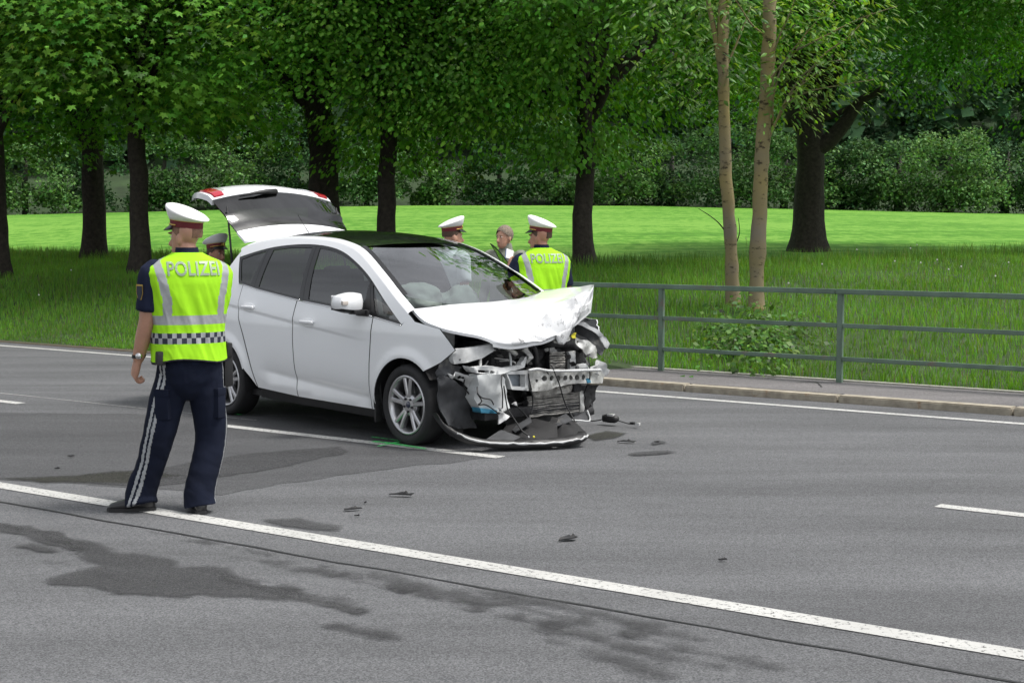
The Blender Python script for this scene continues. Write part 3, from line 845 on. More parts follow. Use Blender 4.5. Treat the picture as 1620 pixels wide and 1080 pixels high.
# ================================================================== the wrecked car
CAR_A = R(-47.0)
CO = np.array([-0.2019, 12.5603, 0.0])
cu = np.array([math.cos(CAR_A), math.sin(CAR_A), 0]); cv = np.array([-math.sin(CAR_A), math.cos(CAR_A), 0])
car = empty("wrecked_car", CO, CAR_A, "white hatchback with crushed front end, crumpled bonnet and raised tailgate", "car")
def to_world(p): p = np.asarray(p, float); return CO + cu * p[0] + cv * p[1] + np.array([0, 0, p[2]])
def cx(px, py, x):
    """photo pixel -> car point on the plane x (forward distance from the front axle)"""
    r = ray(px, py); O_ = np.array([0, 0, CAM_H])
    t = ((CO + cu * x - O_) @ cu) / (r @ cu); q = O_ + t * r - CO
    return np.array([x, q @ cv, q[2]])

def car_paint():
    m, t, b = nt("white_car_paint")
    b.inputs["Base Color"].default_value = (.84, .855, .87, 1)
    b.inputs["Roughness"].default_value = .32
    b.inputs["Coat Weight"].default_value = .8; b.inputs["Coat Roughness"].default_value = .04
    co = coords(t)
    n = N(t, "ShaderNodeTexNoise", Scale=3.0, Detail=6.0, Roughness=.7); t.links.new(co, n.inputs["Vector"])
    sx = N(t, "ShaderNodeSeparateXYZ"); t.links.new(co, sx.inputs[0])
    mr = N(t, "ShaderNodeMapRange"); mr.inputs[1].default_value = .75; mr.inputs[2].default_value = .2; mr.inputs[3].default_value = 0; mr.inputs[4].default_value = .35
    t.links.new(sx.outputs["Z"], mr.inputs[0])
    mu = N(t, "ShaderNodeMath", operation='MULTIPLY'); t.links.new(mr.outputs[0], mu.inputs[0]); t.links.new(n.outputs["Fac"], mu.inputs[1])
    mx = N(t, "ShaderNodeMix", data_type='RGBA'); t.links.new(mu.outputs[0], mx.inputs[0])
    mx.inputs[6].default_value = (.84, .855, .87, 1); mx.inputs[7].default_value = (.42, .40, .36, 1)
    t.links.new(mx.outputs[2], b.inputs["Base Color"])
    return m
M['paint'] = car_paint()
M['paint_dam'] = mat("scraped_white_paint", (.60, .61, .62), .5, coat=.1, var=.22, vscale=9, bump=.12, bscale=22, dirt=((.12, .12, .125), 9.0, .54))
M['bare'] = mat("bare_crushed_metal", (.52, .52, .50), .42, metal=.55, var=.35, vscale=14, bump=.4, bscale=30, dirt=((.12, .11, .09), 9.0, .55))
M['inner_white'] = mat("inner_body_paint", (.55, .56, .56), .5, var=.2, vscale=10, bump=.15, bscale=25, dirt=((.12, .11, .10), 8.0, .6))
M['blk'] = mat("black_plastic", (.016, .016, .017), .5, var=.3, vscale=20, bump=.15)
M['blk_gloss'] = mat("gloss_black_trim", (.012, .012, .013), .32, coat=.1)
M['grey_pl'] = mat("grey_wheel_liner", (.05, .052, .056), .72, var=.35, vscale=9, bump=.35, bscale=22, dirt=((.13, .125, .115), 5.0, .58))
M['eng'] = mat("engine_dark", (.022, .022, .024), .6, metal=.2, var=.5, vscale=16, bump=.6, bscale=30)
M['fin'] = mat("radiator_fin", (.34, .33, .31), .5, metal=.5, var=.4, vscale=24, bump=.5, bscale=60)
M['tyre'] = mat("tyre_rubber", (.017, .017, .018), .75, var=.3, vscale=12, bump=.2, bscale=40)
M['alloy'] = mat("alloy_wheel", (.56, .56, .57), .28, metal=.85, var=.08, vscale=12)
M['disc'] = mat("brake_disc", (.12, .12, .12), .4, metal=.7)
M['chrome'] = mat("chrome", (.7, .7, .71), .12, metal=1.0)
M['red'] = mat("tail_lamp_red", (.42, .012, .03), .15, coat=.8)
M['clear'] = mat("clear_lamp_plastic", (.6, .6, .6), .12, coat=1.0)
M['amber'] = mat("indicator", (.55, .5, .45), .15, coat=1.0)
M['int'] = mat("interior_fabric", (.035, .036, .04), .85, var=.2, vscale=30)
M['int_light'] = mat("headliner", (.22, .22, .21), .9)
M['bag'] = mat("airbag_cloth", (.72, .74, .72), .85, var=.06, vscale=6, bump=.3, bscale=14)
M['yellow'] = mat("yellow_plastic", (.75, .68, .05), .5)
M['blue_fl'] = mat("blue_fluid_tank", (.05, .22, .34), .35, var=.2)
M['tank'] = mat("milky_plastic_tank", (.55, .57, .57), .45, var=.12, vscale=7, bump=.2, bscale=12)
def glass_mat(name, tint, refl=.5, ior=1.5):
    m, t, b = nt(name)
    t.nodes.remove(b)
    tr = N(t, "ShaderNodeBsdfTransparent"); tr.inputs[0].default_value = (*tint, 1)
    gl = N(t, "ShaderNodeBsdfGlossy"); gl.inputs["Roughness"].default_value = .015; gl.inputs[0].default_value = (1, 1, 1, 1)
    fr = N(t, "ShaderNodeFresnel"); fr.inputs[0].default_value = ior
    ma = N(t, "ShaderNodeMath", operation='MULTIPLY_ADD'); ma.inputs[1].default_value = 1.0; ma.inputs[2].default_value = refl
    t.links.new(fr.outputs[0], ma.inputs[0])
    mx = N(t, "ShaderNodeMixShader"); t.links.new(ma.outputs[0], mx.inputs[0]); t.links.new(tr.outputs[0], mx.inputs[1]); t.links.new(gl.outputs[0], mx.inputs[2])
    t.links.new(mx.outputs[0], t.nodes["Material Output"].inputs["Surface"])
    return m
M['glass'] = glass_mat("side_glass", (.42, .52, .49), .05)
M['glass_dark'] = glass_mat("privacy_glass", (.05, .05, .055), .03)
M['screen'] = glass_mat("windscreen_glass", (.46, .53, .51), .17)
M['glass_rear'] = glass_mat("rear_glass", (.02, .02, .022), .03)
M['roof_blk'] = mat("black_roof", (.01, .01, .011), .12, coat=.6)

# ---- side surface
_wx = [-3.6, -3.4, -3.1, -2.8, -2.3, -1.5, -.6, 0, .35, .6, .8, 1.0]
_wy = [.70, .79, .855, .885, .895, .90, .895, .89, .875, .845, .79, .72]
def zb(x): return np.interp(x, [-2.6, -2.28, -2.15, -1.48, -.6, -.41, -.045, .2], [1.232, 1.192, 1.172, 1.10, 1.03, 1.005, .955, .93])
def wside(x, z):
    x = np.asarray(x, float); z = np.asarray(z, float)
    y = np.interp(x, _wx, _wy)
    lo = np.clip((.5 - z) / .3, 0, 2); y = y - .045 * lo ** 2
    t_ = np.clip(z - .88, 0, 2); y = y - .10 * t_ - .38 * t_ ** 2
    # upper crease: step just below a rising line
    zc = np.interp(x, [-2.6, -.6], [1.035, .832]); fade = sstep(-.35, -.95, x) * sstep(-3.2, -2.6, x)
    d = zc - z
    y = y - fade * .012 * np.where(d > 0, np.exp(-d / .12) * sstep(0, .035, d), 0)
    # lower crease: deepest at a line, flaring out below it
    zl = np.interp(x, [-2.0, -.45], [.463, .338]); f2 = sstep(-2.15, -1.8, x) * sstep(-.38, -.55, x)
    d2 = z - zl
    y = y - f2 * .030 * np.where(d2 > 0, np.exp(-d2 / .09), np.clip(1 + d2 / .10, 0, 1))
    # arch flares
    for hx in (0.0, -2.648):
        r = np.hypot(x - hx, z - .32)
        y = y + .018 * np.exp(-((r - .39) / .055) ** 2) * sstep(.15, .4, z)
    return y
def dens(poly, step):
    out = []
    for i in range(len(poly)):
        a, b_ = np.array(poly[i], float), np.array(poly[(i + 1) % len(poly)], float)
        n = max(1, int(math.ceil(np.linalg.norm(b_ - a) / step)))
        for k in range(n): out.append(a + (b_ - a) * k / n)
    return np.array(out)
def in_poly(Q, pts):
    x, y = Q[:, 0], Q[:, 1]; c = np.zeros(len(Q), bool)
    for i in range(len(pts)):
        x0, y0 = pts[i]; x1, y1 = pts[i - 1]
        c ^= ((y0 > y) != (y1 > y)) & (x < (x1 - x0) * (y - y0) / (y1 - y0 + 1e-12) + x0)
    return c
def cdt_poly(outer, holes=(), step=.035, gstep=None, lines=()):
    gstep = gstep or step
    loops = [dens(outer, step)] + [dens(h, step) for h in holes]
    lo, hi = loops[0].min(0), loops[0].max(0)
    gx, gy = np.meshgrid(np.arange(lo[0] + gstep / 2, hi[0], gstep), np.arange(lo[1] + gstep / 2, hi[1], gstep))
    G = np.stack([gx.ravel(), gy.ravel()], 1)
    keep = in_poly(G, loops[0])
    for h in loops[1:]: keep &= ~in_poly(G, h)
    G = G[keep]
    edge = np.vstack(loops); LE, lp_all = [], []
    for ln in lines:
        ln = np.array(ln); ok = in_poly(ln, loops[0]) & (np.min(np.linalg.norm(ln[:, None] - edge[None], axis=2), axis=1) > .012)
        base = len(edge) + len(lp_all); prev = None
        for k in range(len(ln)):
            if ok[k]:
                lp_all.append(ln[k]); cur = len(edge) + len(lp_all) - 1
                if prev is not None: LE.append((prev, cur))
                prev = cur
            else: prev = None
    n_loop = len(edge)
    if lp_all: edge = np.vstack([edge, np.array(lp_all)])
    if len(G):
        dmin = np.min(np.linalg.norm(G[:, None] - edge[None], axis=2), axis=1); G = G[dmin > step * .55]
    allp = np.vstack([edge, G]) if len(G) else edge
    E_, o_ = [], 0
    for lp in loops:
        n = len(lp); E_ += [(o_ + i, o_ + (i + 1) % n) for i in range(n)]; o_ += n
    E_ += LE
    r_ = delaunay_2d_cdt([Vector(p) for p in allp], E_, [], 0, 1e-6)
    V = np.array([(v.x, v.y) for v in r_[0]]); F = np.array([f for f in r_[2] if len(f) == 3])
    c = V[F].mean(1); k = in_poly(c, loops[0])
    for h in loops[1:]: k &= ~in_poly(c, h)
    return V, F[k]
def flanged(name, V3, F, inward, m, parent, flange=.012, normals=None, rim=None):
    """smooth sheet plus a folded-in rim so that the edge has thickness"""
    V3 = np.asarray(V3); F = [tuple(int(i) for i in f) for f in F]
    cnt = {}
    for f in F:
        for i in range(len(f)):
            a, b_ = f[i], f[(i + 1) % len(f)]; cnt[(a, b_)] = 1
    bnd = [(a, b_) for (a, b_) in cnt if (b_, a) not in cnt]
    base = len(V3); mp_ = {}; extra = []
    def gid(i):
        if i not in mp_:
            mp_[i] = (base + len(extra), base + len(extra) + 1); extra.append(V3[i]); extra.append(V3[i] + inward(V3[i]) * flange)
        return mp_[i]
    FF = list(F)
    for a, b_ in bnd:
        a0, a1 = gid(a); b0, b1 = gid(b_)
        FF.append((b0, a0, a1, b1))
    Vn = np.vstack([V3, np.array(extra)]) if extra else V3
    o = mk(name, Vn, FF, m, parent, True)
    if rim is not None:
        o.data.materials.append(rim)
        for k in range(len(F), len(FF)): o.data.polygons[k].material_index = 1
    if normals is not None:                 # exact surface normals keep the reflections clean
        NN = np.vstack([normals] + ([np.array([normals[i] for i in mp_ for _ in (0, 1)])] if extra else []))
        o.data.normals_split_custom_set_from_vertices([tuple(v) for v in NN])
    return o
def side_panel(name, outer, m, parent, side=-1, holes=(), off=0.0, step=.035, flange=.012, T=None, dent=None):
    cl = ()
    if step < .05:
        xs_ = np.arange(-2.6, -.3, .03)
        cl = [[(x, np.interp(x, [-2.6, -.6], [1.035, .832]) - d) for x in xs_] for d in (0.0, .009, .018, .027, .036, .05)] + [[(x, np.interp(x, [-2.0, -.45], [.463, .338]) - d) for x in xs_] for d in (0.0, -.012, -.03, .02)]
    V, F = cdt_poly(outer, holes, step, lines=cl)
    y = wside(V[:, 0], V[:, 1]) + off
    P = np.stack([V[:, 0], side * y, V[:, 1]], 1)
    if dent is not None: P = dent(P)
    if side > 0: pass
    else: pass
    # CDT gives ccw in (x,z): normal is -y -> right side outward; flip for the left side
    if side > 0: F = F[:, ::-1]
    e = .003
    wx = (wside(V[:, 0] + e, V[:, 1]) - wside(V[:, 0] - e, V[:, 1])) / (2 * e); wz = (wside(V[:, 0], V[:, 1] + e) - wside(V[:, 0], V[:, 1] - e)) / (2 * e)
    Nn = np.stack([-wx, np.full(len(V), float(side)), -wz], 1); Nn /= np.linalg.norm(Nn, axis=1, keepdims=True)
    if T is not None: P = T(P); Nn = T(Nn) - T(np.zeros((1, 3)))
    inw = (lambda v: np.array([0, -side, 0.0])) if T is None else (lambda v: T(np.array([[0, -side, 0.0]])) [0] - T(np.array([[0, 0, 0.0]]))[0])
    return flanged(name, P, F, inw, m, parent, flange, None if dent is not None else Nn, M['blk'] if m is M['paint'] and flange > .01 else None)
def arc(hx, r, a0, a1, n=16, hz=.32):
    return [(hx + r * math.cos(R(a0 + (a1 - a0) * i / n)), hz + r * math.sin(R(a0 + (a1 - a0) * i / n))) for i in range(n + 1)]
def belt(x0, x1, n, dz=0.0):
    return [(x, float(zb(x)) + dz) for x in np.linspace(x0, x1, n)]

ARCH = .378
FEND = [(-.444, .252), (-.450, .45), (-.445, .622), (-.422, .85), (-.409, 1.0), *belt(-.35, -.045, 4, -.004), (-.01, .985), (.02, 1.045), (.05, 1.03), (.11, .988), (.25, .968), (.40, .945), (.50, .86), (.566, .79), (.42, .69), *arc(0, ARCH, 50, 178, 18), (-.378, .252)]
FDOOR = [(-1.472, .268), (-.455, .252), (-.461, .45), (-.456, .622), (-.433, .85), (-.420, 1.0), *belt(-.5, -1.492, 10, -.004), (-1.519, .95), (-1.519, .784), (-1.50, .5)]
RDOOR = [(-2.088, .30), (-1.482, .270), (-1.510, .5), (-1.529, .784), (-1.529, .95), *belt(-1.504, -2.395, 9, -.004), (-2.41, 1.05), (-2.383, .92), (-2.297, .762), (-2.206, .562)]
QUAR = [(-2.275, .46), *arc(-2.648, ARCH, 20, 158, 18), (-3.03, .33), (-3.06, .25), (-3.40, .27), (-3.50, .40), (-3.52, .62), (-3.48, .80), (-3.34, .95), (-3.05, 1.08), (-2.86, 1.20), (-2.74, 1.34), (-2.67, 1.46), (-2.64, 1.50), (-2.625, 1.455), (-2.485, 1.225), *belt(-2.45, -2.402, 2, -.004), (-2.416, 1.05), (-2.393, .916), (-2.309, .756), (-2.219, .556), (-2.10, .302)][::1]
SILL = [(-2.06, .335), (-2.13, .205), (-.37, .172), (-.37, .29)]
RX = [.02, -.17, -.47, -.85, -1.18, -1.52, -1.95, -2.3, -2.55, -2.66]
RZ = [1.045, 1.155, 1.325, 1.505, 1.582, 1.612, 1.617, 1.592, 1.555, 1.52]
def zrail(x): return np.interp(-np.asarray(x), [-a for a in RX], RZ)
_rp = catmull([np.array((a, b_)) for a, b_ in zip(RX, RZ)], 6)
RAILP = [(float(a[0]), float(a[1])) for a in _rp]
DLO_TOP = [(-.045, .962), (-.30, 1.135), (-.535, 1.292), (-.72, 1.388), (-.9, 1.462), (-1.06, 1.515), (-1.25, 1.553), (-1.5, 1.575), (-1.8, 1.574), (-2.13, 1.548), (-2.40, 1.502), (-2.62, 1.452)]
DLO_TOP = [tuple(a) for a in catmull([np.array(a) for a in DLO_TOP], 3)]
FRAME = [(.02, 1.045), (-.01, .985)] + DLO_TOP + [(-2.64, 1.50)] + [pt for pt in RAILP[::-1]]
def topz(x): 
    a = sorted(DLO_TOP); return float(np.interp(x, [p[0] for p in a], [p[1] for p in a]))
def top_pts(x0, x1, n, dz=0): return [(x, topz(x) + dz) for x in np.linspace(x0, x1, n)]
FQ_TRIM = [(-.05, .960), *belt(-.1, -.445, 5, .001), (-.545, 1.285), *top_pts(-.50, -.07, 8, -.001)]
FQ_GL = [(-.09, .985), (-.40, 1.027), (-.515, 1.262), (-.35, 1.155)]
FD_TRIM = [(-.449, 1.011), *belt(-.6, -1.417, 7, .001), (-1.492, 1.571), *top_pts(-1.4, -.56, 12, -.001)]
FD_GL = [(-.56, 1.05), (-.95, 1.082), (-1.345, 1.112), (-1.43, 1.547), (-1.25, 1.528), (-1.08, 1.493), (-.9, 1.437), (-.72, 1.362), (-.565, 1.278)]
RD_TRIM = [(-1.421, 1.096), *belt(-1.5, -2.21, 6, .001), (-2.205, 1.532), *top_pts(-2.1, -1.498, 8, -.001)]
RD_GL = [(-1.478, 1.124), (-1.8, 1.155), (-2.145, 1.193), (-2.125, 1.522), (-1.85, 1.546), (-1.546, 1.55)]
QU_TRIM = [(-2.214, 1.182), *belt(-2.28, -2.482, 3, .001), (-2.615, 1.448), *top_pts(-2.5, -2.21, 5, -.001)]
QU_GL = [(-2.285, 1.215), (-2.455, 1.238), (-2.58, 1.43), (-2.40, 1.478), (-2.225, 1.508)]

def grow(pl, d=.012):
    c = np.mean(np.array(pl), axis=0); return [tuple(np.array(p_) + (np.array(p_) - c) / np.linalg.norm(np.array(p_) - c) * d) for p_ in pl]
def handle_at(side, x, z, parent, T=None):
    y = side * float(wside(x, z))
    bm = bmesh.new()
    bmesh.ops.create_uvsphere(bm, u_segments=20, v_segments=10, radius=1.0)
    bmesh.ops.transform(bm, matrix=Matrix.Translation((x, y, z)) @ Matrix.Diagonal((.095, .006, .042, 1)), verts=bm.verts)
    box_bm(bm, (x - .005, y + side * .022, z + .004), (.185, .02, .026), .009)
    me = bpy.data.meshes.new("handle")
    if T is not None:
        for v in bm.verts: v.co = Vector(T(np.array([v.co]))[0])
    bm.normal_update(); bm.to_mesh(me); bm.free(); me.polygons.foreach_set("use_smooth", [True] * len(me.polygons))
    return link_mesh("handle", me, M['paint'], parent)
def chrome_line(side, x0, x1, parent, T=None):
    pts = np.array([(x, side * (float(wside(x, zb(x))) + .002), float(zb(x)) + .0) for x in np.linspace(x0, x1, 14)])
    if T is not None: pts = T(pts)
    tube("belt_strip", pts, .0055, M['chrome'], parent, n=6)
def mirror_at(side, parent, T=None):
    def tr(o):
        if T is not None:
            for v in o.data.vertices: v.co = Vector(T(np.array([v.co]))[0])
        return o
    x, y, z = -.60, side * 1.005, 1.115
    bm = bmesh.new(); bmesh.ops.create_cube(bm, size=1); bmesh.ops.subdivide_edges(bm, edges=bm.edges[:], cuts=6, use_grid_fill=True)
    for v in bm.verts:
        c = v.co * 2; q = c.copy()
        L_ = max(abs(c.x), abs(c.y), abs(c.z))
        s_ = c.normalized() * L_ if c.length else c
        c = c.lerp(s_, .62)
        v.co = Vector((x + c.x * .085 + .02 * (1 - c.y * side) * .5, y + c.y * .125, z + c.z * .085 * (1 - .15 * c.y * side)))
    o = tr(bm_obj("mirror_housing", bm, [M['paint'], M['blk']], parent, True))
    for p_ in o.data.polygons:
        if T is None and p_.center.z < z - .045: p_.material_index = 1
    tr(box("mirror_foot", (x + .06, side * .90, z - .075), (.09, .20, .035), M['blk'], parent, bev=.012))
    tr(box("mirror_base", (x + .055, side * .87, z - .085), (.16, .05, .05), M['blk'], parent, bev=.012))
    tr(box("mirror_indicator", (x + .085, side * 1.085, z + .005), (.03, .055, .035), M['amber'], parent, bev=.01))
    tr(box("mirror_glass", (x - .078, side * 1.005, z), (.006, .19, .12), M['chrome'], parent, bev=.002))
    return o
def build_side(side):
    open_front = side > 0
    T = None
    if open_front:                       # far front door swung open about its front edge
        hx, hy, an = -.43, side * .86, R(-36)
        ca, sa = math.cos(an), math.sin(an)
        def T(P):
            P = np.asarray(P, float); x = P[:, 0] - hx; y = P[:, 1] - hy
            return np.stack([hx + x * ca - y * sa, hy + x * sa + y * ca, P[:, 2]], 1)
    dent = None
    if side > 0:
        def dent(P):                     # far wing pushed back and crumpled
            Q = P.copy(); f = sstep(.15, .62, P[:, 0])
            for i in range(len(Q)):
                a = f[i]
                if a > 0:
                    nz = np.array([fbm(P[i, 0] * 6, P[i, 2] * 6, k) for k in (0, 5, 9)])
                    Q[i] += a * (nz * np.array([.05, .07, .05]) + np.array([.0, -.02, -.02]))
            return Q
    wing = FEND
    if side > 0:
        wing = [p_ for p_ in FEND]
        i0 = wing.index((.566, .79)); wing[i0 - 1:i0 + 2] = [(.46, .90), (.50, .83), (.48, .70), (.42, .66)]
    side_panel("front_wing", wing, M['paint'] if side < 0 else M['paint_dam'], car, side, dent=dent)
    fd = side_panel("front_door", FDOOR, M['paint'], car, side, T=T)
    side_panel("window_frame", FD_TRIM, M['blk_gloss'], fd, side, holes=[FD_GL], off=-.003, T=T, flange=.004)
    side_panel("window_glass", grow(FD_GL), M['glass'], fd, side, off=-.009, T=T, flange=.003)
    handle_at(side, -1.29, .918, fd, T); chrome_line(side, -.43, -1.45, fd, T)
    mirror_at(side, fd, T)
    # door inner card
    V, F = cdt_poly([(x_, z_) for x_, z_ in FDOOR], (), .12)
    P = np.stack([V[:, 0], side * (wside(V[:, 0], V[:, 1]) - .09), V[:, 1]], 1)
    if T is not None: P = T(P)
    mk("door_card", P, [tuple(map(int, f)) for f in F], M['int'], fd, True)
    rdr = side_panel("rear_door", RDOOR, M['paint'], car, side)
    side_panel("window_frame", RD_TRIM, M['blk_gloss'], rdr, side, holes=[RD_GL], off=-.003, flange=.004)
    side_panel("window_glass", grow(RD_GL), M['glass_dark'], rdr, side, off=-.009, flange=.003)
    handle_at(side, -2.218, 1.008, rdr); chrome_line(side, -1.46, -2.47, rdr)
    V, F = cdt_poly(RDOOR, (), .12)
    mk("door_card", np.stack([V[:, 0], side * (wside(V[:, 0], V[:, 1]) - .09), V[:, 1]], 1), [tuple(map(int, f)) for f in F], M['int'], rdr, True)
    qp = side_panel("rear_quarter", QUAR, M['paint'], car, side)
    side_panel("window_frame", QU_TRIM, M['blk_gloss'], qp, side, holes=[QU_GL], off=-.003, flange=.004)
    side_panel("window_glass", grow(QU_GL), M['glass_dark'], qp, side, off=-.009, flange=.003)
    fr_ = side_panel("roof_pillar", FRAME, M['paint'], car, side, flange=.004)
    side_panel("quarter_frame", FQ_TRIM, M['blk_gloss'], fr_, side, holes=[FQ_GL], off=-.003, flange=.004)
    side_panel("quarter_glass", grow(FQ_GL), M['glass'], fr_, side, off=-.009, flange=.003)
    chrome_line(side, -.05, -.42, fr_)
    side_panel("sill", SILL, M['blk'], car, side, off=-.034)
    # dark backing behind shut lines
    side_panel("body_shell", [(-.36, .22), (-.36, .95), (-2.3, 1.14), (-2.3, .75), (-2.2, .5), (-2.1, .25)], M['blk'], car, side, off=-.05, step=.15)
    # mud flap, arch liners
    for hx in (0.0, -2.648):
        V, F = [], []
        for i in range(19):
            a = R(-8 + 196 * i / 18)
            for yy in (wside(hx, .7) - .012, .52):
                V.append((hx + (ARCH + .012) * math.cos(a), side * float(yy), .32 + (ARCH + .012) * math.sin(a)))
        if hx == 0.0: rng_i = range(4, 18)
        else: rng_i = range(18)
        F = [(2 * i, 2 * i + 1, 2 * i + 3, 2 * i + 2) for i in rng_i]
        mk("arch_liner", V, F, M['blk'], car, True)
    box("mud_flap", (-.385, side * .80, .26), (.02, .17, .22), M['blk'], car, bev=.006)
# rounded strip from the side frame up to roof / windscreen
def edge_in(x):
    """inner edge of the roof rail: where glass and roof begin"""
    x = np.asarray(x, float); z = zrail(x); y = wside(x, z)
    return y - .075, z + .030
def rail_strip(side):
    xs_ = [p_[0] for p_ in RAILP]
    V, F = [], []
    K = 7
    for x, z in RAILP:
        y0 = float(wside(x, z)); yi, zi = y0 - .075, z + .030
        p0, p1, p2 = np.array([y0, z]), np.array([y0 - .012, z + .028]), np.array([yi, zi])
        for k in range(K):
            t = k / (K - 1); b_ = (1 - t) ** 2 * p0 + 2 * t * (1 - t) * p1 + t * t * p2
            V.append((x, side * b_[0], b_[1]))
    n = len(RAILP)
    for i in range(n - 1):
        for k in range(K - 1):
            f = (i * K + k, i * K + k + 1, (i + 1) * K + k + 1, (i + 1) * K + k)
            F.append(f if side < 0 else f[::-1])
    mk("roof_rail", V, F, M['paint'], car, True)
def rail_at(x):
    xs_ = np.array([p_[0] for p_ in RAILP])[::-1]; zs = np.array([p_[1] for p_ in RAILP])[::-1]
    z = float(np.interp(x, xs_, zs)); return float(wside(x, z)) - .076, z + .030
def top_sheet(name, xe, xc, zc, m, nf=25, drop=.0, parent=None, inset=0.0, pw=2.2):
    """rows follow edge stations xe; centre line at (xc, zc)"""
    V, F = [], []
    for i in range(len(xe)):
        ye, ze = rail_at(xe[i]); ye -= inset
        for j in range(nf):
            f = -1 + 2 * j / (nf - 1)
            V.append((xe[i] + (xc[i] - xe[i]) * (1 - f * f), ye * f, ze + (zc[i] - ze) * (1 - abs(f) ** pw) - drop))
    for i in range(len(xe) - 1):
        for j in range(nf - 1):
            F.append((i * nf + j, i * nf + j + 1, (i + 1) * nf + j + 1, (i + 1) * nf + j))
    return mk(name, V, F, m, parent or car, True)
for s_ in (-1, 1): build_side(s_); rail_strip(s_)
tt = np.linspace(0, 1, 15)
xe = -.16 + (-.93 + .16) * tt
top_sheet("windscreen", xe, .06 + (-.86 - .06) * tt, np.interp(tt, [0, .3, .6, 1], [1.085, 1.255, 1.40, 1.565]), M['screen'])
# black border of the windscreen
for s_ in (-1, 1):
    V, F = [], []
    for i, x in enumerate(xe):
        y, z = rail_at(x); V += [(x, s_ * (y + .002), z + .004), (x + .01, s_ * (y - .035), z + .012)]
    F = [(2 * i, 2 * i + 1, 2 * i + 3, 2 * i + 2) for i in range(len(xe) - 1)]
    mk("windscreen_seal", V, F, M['blk_gloss'], car, True)
xr = np.linspace(-.93, -2.48, 20)
top_sheet("roof", xr, xr + .07 * (1 - np.linspace(0, 1, 20)), np.array([rail_at(x)[1] + np.interp(-x, [.9, 1.6, 2.5], [.028, .045, .055]) for x in xr]), M['roof_blk'])
xr2 = np.linspace(-2.485, -2.655, 4)
top_sheet("roof_rear", xr2, xr2 - np.linspace(.0, .06, 4), np.array([rail_at(x)[1] + .058 for x in xr2]), M['paint'])
top_sheet("headliner", np.linspace(-.98, -2.6, 12), np.linspace(-.94, -2.6, 12), np.array([rail_at(x)[1] + .0 for x in np.linspace(-.98, -2.6, 12)]), M['int_light'], drop=.05, inset=.03)
tube("roof_aerial", [(-2.50, .0, 1.645), (-2.60, .0, 1.74), (-2.70, 0, 1.84)], [.006, .004, .003], M['blk'], car, n=6)
# ---- floor, bulkhead, rear end
box("floor_pan", (-1.45, 0, .24), (3.5, 1.56, .06), M['blk'], car)
box("bulkhead", (-.20, 0, .66), (.05, 1.5, .80), M['eng'], car)
box("cowl", (-.06, 0, 1.035), (.26, 1.42, .05), M['blk'], car, bev=.015)
V, F = [], []
ys = np.linspace(-1, 1, 21)
rows = [(.24, .05), (.30, .0), (.45, -.02), (.62, -.03), (.74, -.01), (.78, .06)]
for z, dx in rows:
    for f in ys: V.append((-3.44 + dx - .10 * (1 - f * f) + .0, f * float(wside(-3.42, z)) * .985, z))
for i in range(len(rows) - 1):
    for j in range(20): F.append((i * 21 + j, (i + 1) * 21 + j, (i + 1) * 21 + j + 1, i * 21 + j + 1))
mk("rear_bumper", V, F, M['paint'], car, True)
box("boot_floor", (-3.0, 0, .66), (.9, 1.2, .04), M['int'], car, bev=.01)
for s_ in (-1, 1): box("boot_trim", (-2.98, s_ * .62, .82), (.5, .10, .32), M['int'], car, bev=.03)
for s_ in (-1, 1):
    Lp = [(-3.38, .78), (-3.10, .90), (-3.0, 1.06), (-3.10, 1.04), (-3.34, .93), (-3.44, .82)]
    side_panel("tail_lamp", Lp, M['red'], car, s_, off=.006, step=.05)
# ---- tailgate (modelled shut, turned about its roof hinge)
TGH = np.array([-2.66, 1.585]); TGA = R(-83)
def tg(P):
    P = np.asarray(P, float); x = P[:, 0] - TGH[0]; z = P[:, 2] - TGH[1]
    c_, s_ = math.cos(TGA), math.sin(TGA)
    return np.stack([TGH[0] + x * c_ - z * s_, P[:, 1], TGH[1] + x * s_ + z * c_], 1)
prof = [(-2.675, 1.600, .60), (-2.745, 1.560, .635), (-2.82, 1.50, .65), (-2.905, 1.415, .665), (-2.99, 1.325, .675), (-3.075, 1.235, .685), (-3.155, 1.145, .69), (-3.19, 1.04, .69), (-3.215, .93, .675), (-3.225, .82, .64), (-3.215, .71, .60)]
def tg_patch(name, i0, i1, f0, f1, m, off=0.0, parent=None, nr=8, nf=24, flange=.02):
    a = np.linspace(i0, i1, nr); V = []
    pr = np.array(prof)
    for t in a:
        x, z, hw = [np.interp(t, range(len(prof)), pr[:, k]) for k in range(3)]
        for f in np.linspace(f0, f1, nf):
            bulge = np.interp(t, [0, 2, 5, 10], [.045, .07, .085, .085]) * (1 - f * f)
            V.append((x - bulge - off, f * hw, z + off * .6 - .05 * abs(f) ** 3 * (1 if t < 3 else .3)))
    V = tg(np.array(V))
    F = []
    for i in range(nr - 1):
        for j in range(nf - 1): F.append((i * nf + j, i * nf + j + 1, (i + 1) * nf + j + 1, (i + 1) * nf + j))
    d0 = tg(np.array([[1, 0, -.4]]))[0] - tg(np.array([[0, 0, 0]]))[0]
    return flanged(name, V, F, lambda v: d0, m, parent or car, flange)
tgo = tg_patch("tailgate", 0, 1.35, -1, 1, M['paint'])
tg_patch("lower_panel", 5.4, 10, -1, 1, M['paint'], parent=tgo, nr=14, flange=.05)
tg_patch("rear_window", 1.3, 5.45, -1, 1, M['glass_rear'], parent=tgo, nr=10, flange=.01, off=-.004)
